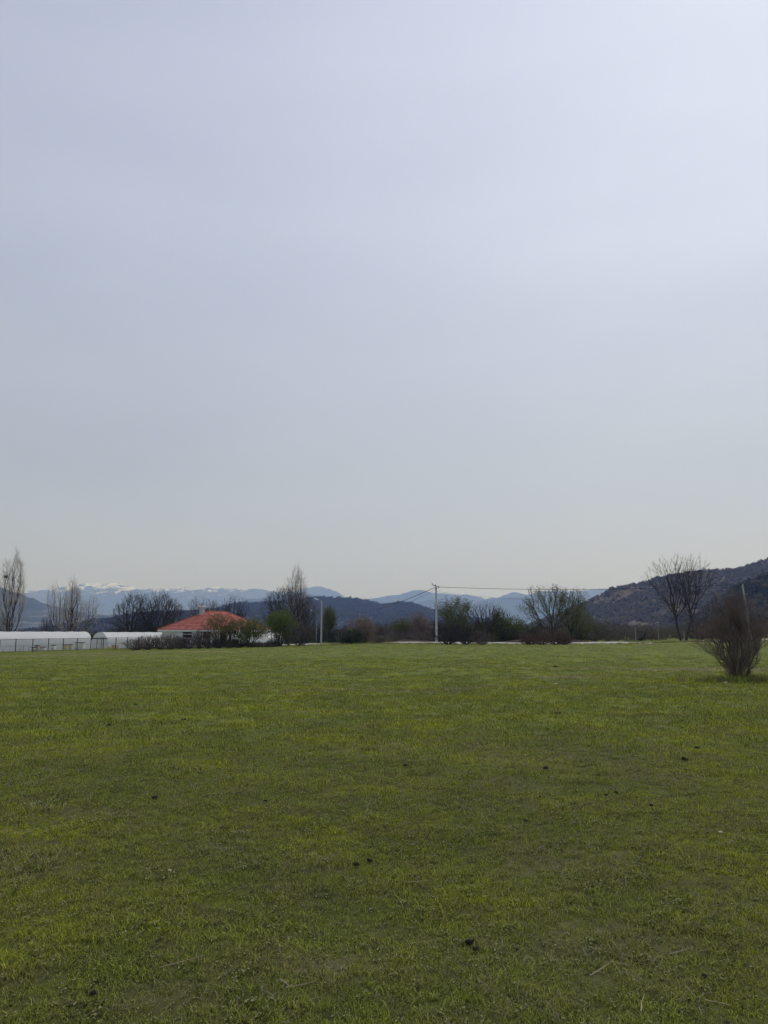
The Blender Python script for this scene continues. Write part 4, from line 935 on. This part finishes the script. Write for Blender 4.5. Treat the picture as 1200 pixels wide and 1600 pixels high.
lamp(502, 116, 938, 'taller white street lamp right of the big round bare tree', 3)
lamp(494.5, 136, 956, 'shorter street lamp standing left of and behind the taller lamp', 2)
def power_pole(px, Y, top, lab, r0=.19, r1=.11, lean=0, arm=True):
    q = onground(px, Y); h = at(px, top, Y).z - q.z; r = empty('utility_pole', q, 0, lab, 'utility pole'); r.rotation_euler = (0, lean, 0)
    MB().bar((0, 0, -.2), (0, 0, h), r0, r1, 10).build('pole', M['concrete'], r)
    if arm:
        MB().bar((-.60, -.25, h + .12), (.45, .2, h - .28), .05, .05, 6).build('crossarm', M['metal_dark'], r)
        for t in (0.02, .5, .98):
            p_ = Vector((-.60, -.25, h + .12)).lerp(Vector((.45, .2, h - .28)), t); i_ = MB(); i_.bar(p_ + Vector((0, 0, .05)), p_ + Vector((0, 0, .12)), .05, .07, 8); i_.bar(p_ + Vector((0, 0, .12)), p_ + Vector((0, 0, .24)), .04, .06, 8); i_.build('insulator', M['wire'], r)
        MB().box(-.14, .14, -.14, .14, h - .6, h - .35).build('clamp', M['metal'], r)
    return Vector((q.x + math.sin(lean) * h, q.y, q.z + h))
t1 = power_pole(682, 116, 915, 'pale concrete utility pole standing right of centre by the gravel road')
t2 = power_pole(1173, 112, 912, 'leaning concrete utility pole behind the large near bush', lean=R(-5))
t3 = power_pole(562, 262, 957, 'distant utility pole above the thicket on the left of centre', .13, .09)
def cable(a_, b_, sag, r, lab):
    n = 24; m = MB(); pts = [a_.lerp(b_, i / n) - Vector((0, 0, 4 * sag * (i / n) * (1 - i / n))) - a_ for i in range(n + 1)]
    for p_, q_ in zip(pts[:-1], pts[1:]): m.bar(p_, q_, r, r, 5)
    o = m.build('power_cable', M['wire']); o.location = a_; tag(o, lab, 'cable')
cable(t1 + Vector((.3, 0, -.2)), t2 + Vector((-.1, 0, -.1)), .55, .030, 'upper black cable running right from the utility pole')
cable(t1 + Vector((.1, 0, -.9)), t2 + Vector((-.1, 0, -.9)), 1.5, .011, 'thin lower cable sagging right from the utility pole')
cable(t1 + Vector((-.2, 0, -.3)), t3 + Vector((.2, 0, -.1)), .7, .045, 'upper cable running from the pole back to the left')
cable(t1 + Vector((-.1, 0, -.6)), t3 + Vector((.2, 0, -.7)), 1.2, .022, 'lower thinner cable running from the pole back to the left')
# small posts on the right
def post(px, Y, top, r, lab, cap=False):
    q = onground(px, Y); h = at(px, top, Y).z - q.z; rr = empty('post', q, 0, lab, 'post')
    MB().bar((0, 0, -.1), (0, 0, h), r, r, 7).build('shaft', M['timber'], rr)
    if cap: MB().box(-.17, .17, -.06, .06, h + .002, h + .07).build('cap', M['hive_w'], rr)
post(993, 120, 980, .08, 'short pale post left of the post with flat top')
post(1028.5, 117, 973, .05, 'thin metal post with a small flat top', True)
post(1068.5, 113, 986, .07, 'pale short post at the foot of the double trunked tree')
post(855, 130, 976, .06, 'hidden thin post behind the wide leafing tree') if False else None

# ------------------------------------------------------------------ road and banks
def strip(name, pts, w, h, material, label, slope=.9, kind='structure', jag=.05, seed=0):
    """pts: [(px, Y)] centre line; a low raised strip with sloping shoulder"""
    rn = random.Random(seed); V = []; Fs = []
    C = [onground(px, Y) for px, Y in pts]
    D = []
    for a_, b_ in zip(C[:-1], C[1:]):
        n = max(1, int((b_ - a_).length / 1.0)); D += [a_.lerp(b_, i / n) for i in range(n)]
    D.append(C[-1]); D2 = []
    for i, c in enumerate(D):
        e = math.sin(math.pi * min(1, min(i, len(D) - 1 - i) / 5 + .05) / 2); j = rn.gauss(0, jag)
        g = gz(c.x, c.y); hh = h * e * (1 + rn.gauss(0, jag * 2))
        rowp = [(-w / 2 - slope + j, -.04), (-w / 2 + j, hh * .85), (0, hh), (w / 2, hh * .85), (w / 2 + slope, -.04)]
        for dy, dz in rowp: V.append((c.x, c.y + dy, gz(c.x, c.y + dy) + dz))
    for i in range(len(D) - 1):
        for k in range(4): a_ = i * 5 + k; Fs.append((a_, a_ + 5, a_ + 6, a_ + 1))
    o = mesh_np(name, V, Fs, material, smooth=False); tag(o, label, None, kind=kind); return o
strip('gravel_road', [(585, 117), (620, 116), (700, 114), (800, 114), (900, 113.5), (960, 113), (1015, 111)], 5.5, .22, M['gravel'], 'pale gravel road along the far edge of the field', jag=.03, seed=2)
strip('gravel_road', [(1100, 112.5), (1160, 112), (1260, 112)], 4.5, .20, M['gravel'], 'pale gravel road continuing at the right edge behind the bush', seed=3)
strip('gravel_road', [(425, 117), (470, 117.5), (512, 118)], 2.0, .16, M['gravel'], 'sandy track in front of the green fence', seed=4)
strip('earth_bank', [(595, 120.5), (640, 120.5), (690, 120)], 1.2, .55, M['earth'], 'dark reddish earth bank behind the gravel road', jag=.12, seed=5)
strip('earth_bank', [(760, 120), (830, 120), (900, 119), (950, 118.5)], 1.4, .40, M['earth'], 'low dark earth bank behind the road on the right', jag=.15, seed=6)

# far tiny houses on the left mountain side
def far_house(px, py, Y, w, lab, V):
    # set on the slope: find the hill surface under the line of sight
    best = None
    for row in V.reshape(-1, 3): pass
    p_ = at(px, py, Y); r = empty('distant_house', p_, .4, lab, 'house')
    MB().box(-w / 2, w / 2, -w / 2.5, w / 2.5, -6, 5).build('wall', M['white_wall'], r)
    m = MB(); a_ = w / 2 + .5; b_ = w / 2.5 + .5
    m.poly([(-a_, -b_, 5.01), (a_, -b_, 5.01), (a_, 0, 8), (-a_, 0, 8)]); m.poly([(-a_, 0, 8), (a_, 0, 8), (a_, b_, 5.01), (-a_, b_, 5.01)]); m.poly([(-a_, b_, 5.01), (-a_, -b_, 5.01), (-a_, 0, 8)]); m.poly([(a_, -b_, 5.01), (a_, b_, 5.01), (a_, 0, 8)])
    m.build('roof', M['ridge'], r)
bpy.context.view_layer.update()
dg = bpy.context.evaluated_depsgraph_get()
rm = bpy.data.objects['rocky_mountain']
def hitY(ob, px, py):
    d = (at(px, py, 1000.0) - Vector((0, 0, EYE))).normalized()
    ok, loc, nn, ii = ob.ray_cast(Vector((0, 0, EYE)), d); return loc.y if ok else None
for px, py, w, lab in ((137, 973, 13, 'tiny white house on the dark mountain flank right of the poplars'), (146, 983, 12, 'tiny white house low on the flank beside its neighbour'), (142, 985, 9, 'smallest white house at the foot of the mountain'), (164, 973, 11, 'tiny white house far behind the rear greenhouse')):
    yy = hitY(rm, px, py)
    if yy: far_house(px, py, yy, w, lab, np.zeros((1, 3)))

# ------------------------------------------------------------------ grass
def blade_tuft(seed, n, rad, h0, h1, wd, lean, m_, leaf=False, nseg=2):
    q = np.random.default_rng(seed); V = []; Fs = []
    for i in range(n):
        a_ = q.uniform(0, 6.28); r = rad * math.sqrt(q.uniform()); x, y = r * math.cos(a_), r * math.sin(a_)
        b_ = q.uniform(0, 6.28); h = q.uniform(h0, h1); ln = q.uniform(.3, 1.0) * lean * h; dx, dy = math.cos(b_), math.sin(b_)
        wx, wy = -dy * wd * q.uniform(.6, 1.2), dx * wd * q.uniform(.6, 1.2); n0 = len(V)
        mid = .55
        V += [(x - wx, y - wy, -.005), (x + wx, y + wy, -.005), (x + wx * .8 + dx * ln * .35, y + wy * .8 + dy * ln * .35, h * mid), (x - wx * .8 + dx * ln * .35, y - wy * .8 + dy * ln * .35, h * mid), (x + dx * ln, y + dy * ln, h * q.uniform(.75, 1.0))]
        Fs += [(n0, n0 + 1, n0 + 2, n0 + 3), (n0 + 3, n0 + 2, n0 + 4)]
    return mesh_np('grass_source', V, Fs, m_, link=False)
def rosette(seed, m_):
    q = np.random.default_rng(seed); V = []; Fs = []
    for i in range(9):
        b_ = i * .7 + q.uniform(-.2, .2); L_ = q.uniform(.010, .024); w = L_ * .26; dx, dy = math.cos(b_), math.sin(b_); n0 = len(V); z = q.uniform(.006, .016)
        V += [(0, 0, .004), (dx * L_ * .5 - dy * w, dy * L_ * .5 + dx * w, z), (dx * L_ * .5 + dy * w, dy * L_ * .5 - dx * w, z * .9), (dx * L_, dy * L_, z * 1.1)]
        Fs += [(n0, n0 + 2, n0 + 3, n0 + 1)]
    return mesh_np('weed_source', V, Fs, m_, link=False)
SRC = [blade_tuft(400 + i, 30, .05, .008, .030, .0014, 1.9, M['blade']) for i in range(5)]
SRC += [blade_tuft(420 + i, 9, .05, .010, .042, .0019, 2.4, M['blade_dry']) for i in range(2)]
def leafy(seed, m_):      # low clover-like mat of small leaves
    q = np.random.default_rng(seed); V = []; Fs = []
    for i in range(22):
        a_ = q.uniform(0, 6.28); r_ = .05 * math.sqrt(q.uniform()); c = Vector((r_ * math.cos(a_), r_ * math.sin(a_), q.uniform(.004, .022))); n_ = Vector((q.normal(0, .6), q.normal(0, .6), 1)).normalized()
        u = n_.orthogonal().normalized(); w_ = n_.cross(u); t = q.uniform(0, 6.28); d = u * math.cos(t) + w_ * math.sin(t); e = n_.cross(d); L_ = q.uniform(.004, .011); n0 = len(V)
        V += [tuple(c - d * L_), tuple(c + e * L_ * .5), tuple(c + d * L_), tuple(c - e * L_ * .5)]; Fs.append((n0, n0 + 1, n0 + 2, n0 + 3))
    return mesh_np('leafy_source', V, Fs, m_, link=False)
SRC += [rosette(430, M['weed']), leafy(431, M['weed'])]
SRC += [blade_tuft(440, 6, .03, .07, .17, .0012, .7, M['blade_dry'])]
SRC += [blade_tuft(450, 40, .16, .025, .075, .004, 1.1, M['blade']), blade_tuft(451, 40, .16, .02, .065, .004, 1.3, M['blade']), blade_tuft(452, 24, .15, .03, .09, .0035, 1.3, M['blade_dry'])]
rn = np.random.default_rng(77); Pg, Rg, Sg, Kg = [], [], [], []
def vnoise(x, y, s, sd):
    return np.array([mnoise.noise(Vector((a_ * s, b_ * s, sd))) for a_, b_ in zip(x, y)])
def zone(y0, y1, dens, s0, s1, near, fin=None, fout=None, zs=1.0):
    wmax = y1 * .56 + 1.2; area = (y1 - y0) * 2 * wmax; n = int(area * dens)
    x = rn.uniform(-wmax, wmax, n); y = rn.uniform(y0, y1, n); k = np.abs(x) < y * .56 + 1.2
    if fin: k &= rn.uniform(size=n) < sstep(fin[0], fin[1], y)
    if fout: k &= rn.uniform(size=n) < 1 - sstep(fout[0], fout[1], y)
    x, y = x[k], y[k]; n = len(x)
    fine = vnoise(x, y, 11.0, 2.0) + .6 * vnoise(x, y, 27.0, 5.0) if near else None
    if near: kk = fine > rn.uniform(-.75, -.05, n); x, y, fine = x[kk], y[kk], fine[kk]; n = len(x)
    dr = dry(x, y); cl = vnoise(x, y, 1.1, 4.0); cl2 = vnoise(x, y, 2.6, 9.0); pick = np.zeros(n, int); u = rn.uniform(size=n)
    if near:
        pick = rn.integers(0, 5, n)
        pd = np.clip(.13 + .9 * dr + .35 * np.clip(cl - .10, 0, 1), 0, .85); pick = np.where(u < pd, 5 + rn.integers(0, 2, n), pick)
        u2 = rn.uniform(size=n); pick = np.where(u2 < .20 + .45 * np.clip(cl2 - .2, 0, 1), 7 + (rn.uniform(size=n) < .85), pick)
        pick = np.where(rn.uniform(size=n) < .0022 + .03 * dr, 9, pick)
    else:
        pick = 10 + rn.integers(0, 2, n); pd = np.clip(.06 + .85 * dr + .25 * np.clip(cl - .12, 0, 1), 0, .9); pick = np.where(u < pd, 12, pick)
    s = rn.uniform(s0, s1, n) * (1 + .5 * np.clip(cl2, -.6, .8))
    Pg.append(np.stack([x, y, ground(x, y)], 1)); Kg.append(pick)
    Rg.append(np.stack([rn.normal(0, .12, n), rn.normal(0, .12, n), rn.uniform(0, 6.28, n)], 1)); Sg.append(np.stack([s, s, s * zs * rn.uniform(.7, 1.15, n)], 1))
zone(2.6, 9, 900, .7, 1.2, True, None, (6, 9)); zone(6, 17, 430, .8, 1.35, True, (6, 9), (9, 17)); zone(8, 34, 46, .6, 1.1, False, (8, 16), (18, 34)); zone(18, 60, 13, .8, 1.4, False, (18, 34), (36, 60), .75); zone(36, 118, 2.0, 1.0, 2.0, False, (36, 60), None, .5)
gp = np.concatenate(Pg); 
scatter('grass', gp, np.concatenate(Rg), np.concatenate(Sg), np.concatenate(Kg), SRC, 'short green pasture grass with dry blades and small weeds')
# rough grass and bramble at the foot of the near bush and along the far edge
SR = [blade_tuft(460, 46, .25, .10, .34, .006, .8, M['blade']), blade_tuft(461, 40, .25, .10, .32, .005, .8, M['blade_dry'])]
q = np.random.default_rng(5); n = 230; x = bf.x + q.normal(.6, 1.3, n); y = bf.y + q.normal(-.1, .55, n)
n2 = 1500; px_ = q.uniform(170, 1260, n2); yy2 = np.where(px_ < 560, q.uniform(101, 112, n2), q.uniform(106, 112, n2)); x2 = (px_ - 600) / 1215 * yy2
x3, y3 = [], []
for px, py, ln_, k_ in ((650, 1080, 2.2, 34), (715, 1074, 1.6, 22), (430, 1043, 3.0, 26), (520, 1046, 2.5, 22), (560, 1052, 1.6, 12), (500, 1092, 1.0, 8), (680, 1150, .9, 20), (460, 1156, .6, 8), (90, 1130, 1.8, 14), (830, 1160, 1.0, 14), (1075, 1188, .5, 12), (1190, 1115, .8, 26), (1160, 1150, 1.1, 22),
                        (1010, 1118, 1.0, 10), (910, 1140, .9, 10), (180, 1070, 1.6, 10), (105, 1058, 2.0, 10), (820, 1078, 2.0, 12), (1130, 1095, 1.2, 10), (300, 1105, 1.4, 9), (900, 1210, .6, 8), (45, 1272, .35, 14), (1150, 1215, .6, 8), (780, 1232, .3, 7), (640, 1212, .4, 6)):
    c_ = gnd(px, py)
    for _ in range(k_): x3.append(c_.x + q.normal(0, ln_ * .6)); y3.append(c_.y + q.normal(0, .12 * ln_))
xa = np.concatenate([x, x2, x3]); ya = np.concatenate([y, yy2, y3]); m_ = len(xa)
sa = q.uniform(.5, 1.1, m_); sa[len(x) + len(x2):] *= .38
scatter('rough_grass', np.stack([xa, ya, ground(xa, ya)], 1), np.stack([np.zeros(m_), np.zeros(m_), q.uniform(0, 6.28, m_)], 1), np.stack([sa, sa, sa], 1), (q.uniform(size=m_) < .55).astype(int), SR, 'longer rough grass round the near bush and along the far field edge')

# ------------------------------------------------------------------ dung clods, stones, dry stalks lying in the grass
def lump(seed, s, name, m_, parent=None, flat=.6):
    r = random.Random(seed); import bmesh
    bm = bmesh.new(); bmesh.ops.create_icosphere(bm, subdivisions=2, radius=1)
    for v in bm.verts:
        k = 1 + .55 * mnoise.noise(v.co * 1.9 + Vector((seed, 0, 0))) + .35 * mnoise.noise(v.co * 4.5 + Vector((seed, 3, 0))); v.co = Vector((v.co.x * k * s, v.co.y * k * s, max(-.3, v.co.z * k) * s * flat))
    me = bpy.data.meshes.new(name); bm.to_mesh(me); bm.free(); me.materials.append(m_); o = bpy.data.objects.new(name, me); COL.objects.link(o)
    if parent: o.parent = parent
    return o
CL = [(556, 1357, .055, 'left black dung clod of the near pair in the centre foreground'), (578, 1352, .050, 'right black dung clod of the near pair in the centre foreground'), (733, 1482, .055, 'dark dung clod in the lower foreground beside small leafy weeds'), (744, 1493, .042, 'smaller dark clod touching the lower foreground one'),
      (853, 1205, .075, 'black dung clod in the middle of the field right of centre'), (241, 1251, .065, 'black clod in the left half of the field, nearest the left foreground'), (212, 1104, .10, 'far black clod in the left field'), (287, 1127, .10, 'black clod right of and nearer than the far left one'),
      (170, 1136, .08, 'small dark clod left of the two far ones'), (634, 1200, .06, 'small black clod near the field centre'), (866, 1118, .12, 'far dark clod, left one of a touching pair'), (873, 1119, .12, 'far dark clod, right one of a touching pair'), (1089, 1172, .09, 'black clod in the right field above the brown tuft'),
      (1070, 1191, .10, 'brownish dark clod below the lone black one on the right'), (947, 1247, .05, 'small dark clod in the right field, left of a pair'), (963, 1243, .045, 'tiny dark clod right of its small neighbour'), (1018, 1262, .05, 'dark clod near a pale stalk in the right foreground'), (822, 1287, .045, 'dark clod between centre and right foreground'),
      (145, 1560, .035, 'dark clod at the lower left edge'), (415, 1256, .045, 'little dark clod left of centre'), (1101, 1533, .03, 'tiny dark clod low on the right'), (868, 1043, .2, 'dark tuft of clods far out on the right field')]
for i, (px, py, s, lab) in enumerate(CL):
    q_ = gnd(px, py); s *= .44; o = lump(i * 3 + 1, s, 'dung_clod', M['dung']); o.location = (q_.x, q_.y, q_.z + .014 + s * .3); o.rotation_euler = (0, 0, i); tag(o, lab, 'dung clod', 'dark clods in the grass')
for i, (px, py, s, lab) in enumerate([(1134, 1069, .06, 'white flat stone or litter in the grass left of the near bush'), (1126, 1308, .016, 'pale stone lying in the right foreground grass'), (868, 1071, .05, 'small white stone in the far right field'), (265, 1367, .011, 'pale chip in the left foreground grass'), (493, 1012, .14, 'pale stone at the far field edge below the street lamps'), (485, 1182, .015, 'small pale stone left of the field centre')]):
    q_ = gnd(px, py) if py > 1020 else onground(px, 100); o = lump(200 + i, s, 'pale_stone', M['stone'], flat=.45); o.location = (q_.x, q_.y, q_.z + .03 + s * .15); tag(o, lab, 'stone')
ST = [(285, 1527, .22, .3, 'long pale straw stalk lying in the lower left foreground'), (446, 1557, .12, -.9, 'pale stalk, steep left arm of a V in the lower foreground'), (470, 1561, .14, .1, 'pale stalk, flat right arm of a V in the lower foreground'), (655, 1391, .18, -.1, 'thin pale stalk lying near the centre foreground'),
      (1065, 1504, .15, .3, 'pale stalk lying in the lower right foreground'), (1008, 1590, .14, 1.0, 'pale stalk at the bottom edge, right of centre'), (1122, 1588, .12, -.9, 'pale stalk at the bottom edge near the right corner'), (940, 1530, .2, .7, 'pale stalk lying right of the lower centre'), (66, 1408, .12, .1, 'small pale stalk lying in the left foreground'),
      (8, 1372, .13, -.7, 'white bleached stalk at the left edge'), (785, 1226, .3, .5, 'bleached twig lying in the middle of the field'), (575, 1285, .28, 1.2, 'upright dry stalk just left of the field centre'), (80, 1270, .22, .9, 'dry stalk leaning from the brown tuft on the left')]
for i, (px, py, L_, a_, lab) in enumerate(ST):
    q_ = gnd(px, py); m = MB(); d = Vector((math.cos(a_), math.sin(a_) * 1.1, .12 + (.9 if 'upright' in lab or 'leaning' in lab else 0))).normalized(); p_ = Vector((0, 0, 0)) - d * (L_ / 2); p_.z = 0
    for k in range(4):
        d2 = (d + Vector((random.Random(i * 7 + k).gauss(0, .12), random.Random(i * 9 + k).gauss(0, .12), 0))).normalized(); nx_ = p_ + d2 * L_ / 4; m.bar(p_, nx_, .0011 + .0004 * (4 - k), .0011 + .0004 * (3 - k), 5); p_ = nx_
    o = m.build('dry_stalk', M['straw']); o.location = (q_.x, q_.y, q_.z + .045); tag(o, lab, 'stalk')

# ------------------------------------------------------------------ haze box
hb_ = MB().box(-24000, 24000, -2500, 21500, -12, 2100).build('haze', HZ); tag(hb_, 'pale blue haze filling the valley air', None, kind='stuff')
S.cycles.volume_bounces = 3
print('TRIS', sum(sum(len(p.vertices) - 2 for p in o.data.polygons) for o in S.objects if o.type == 'MESH'))
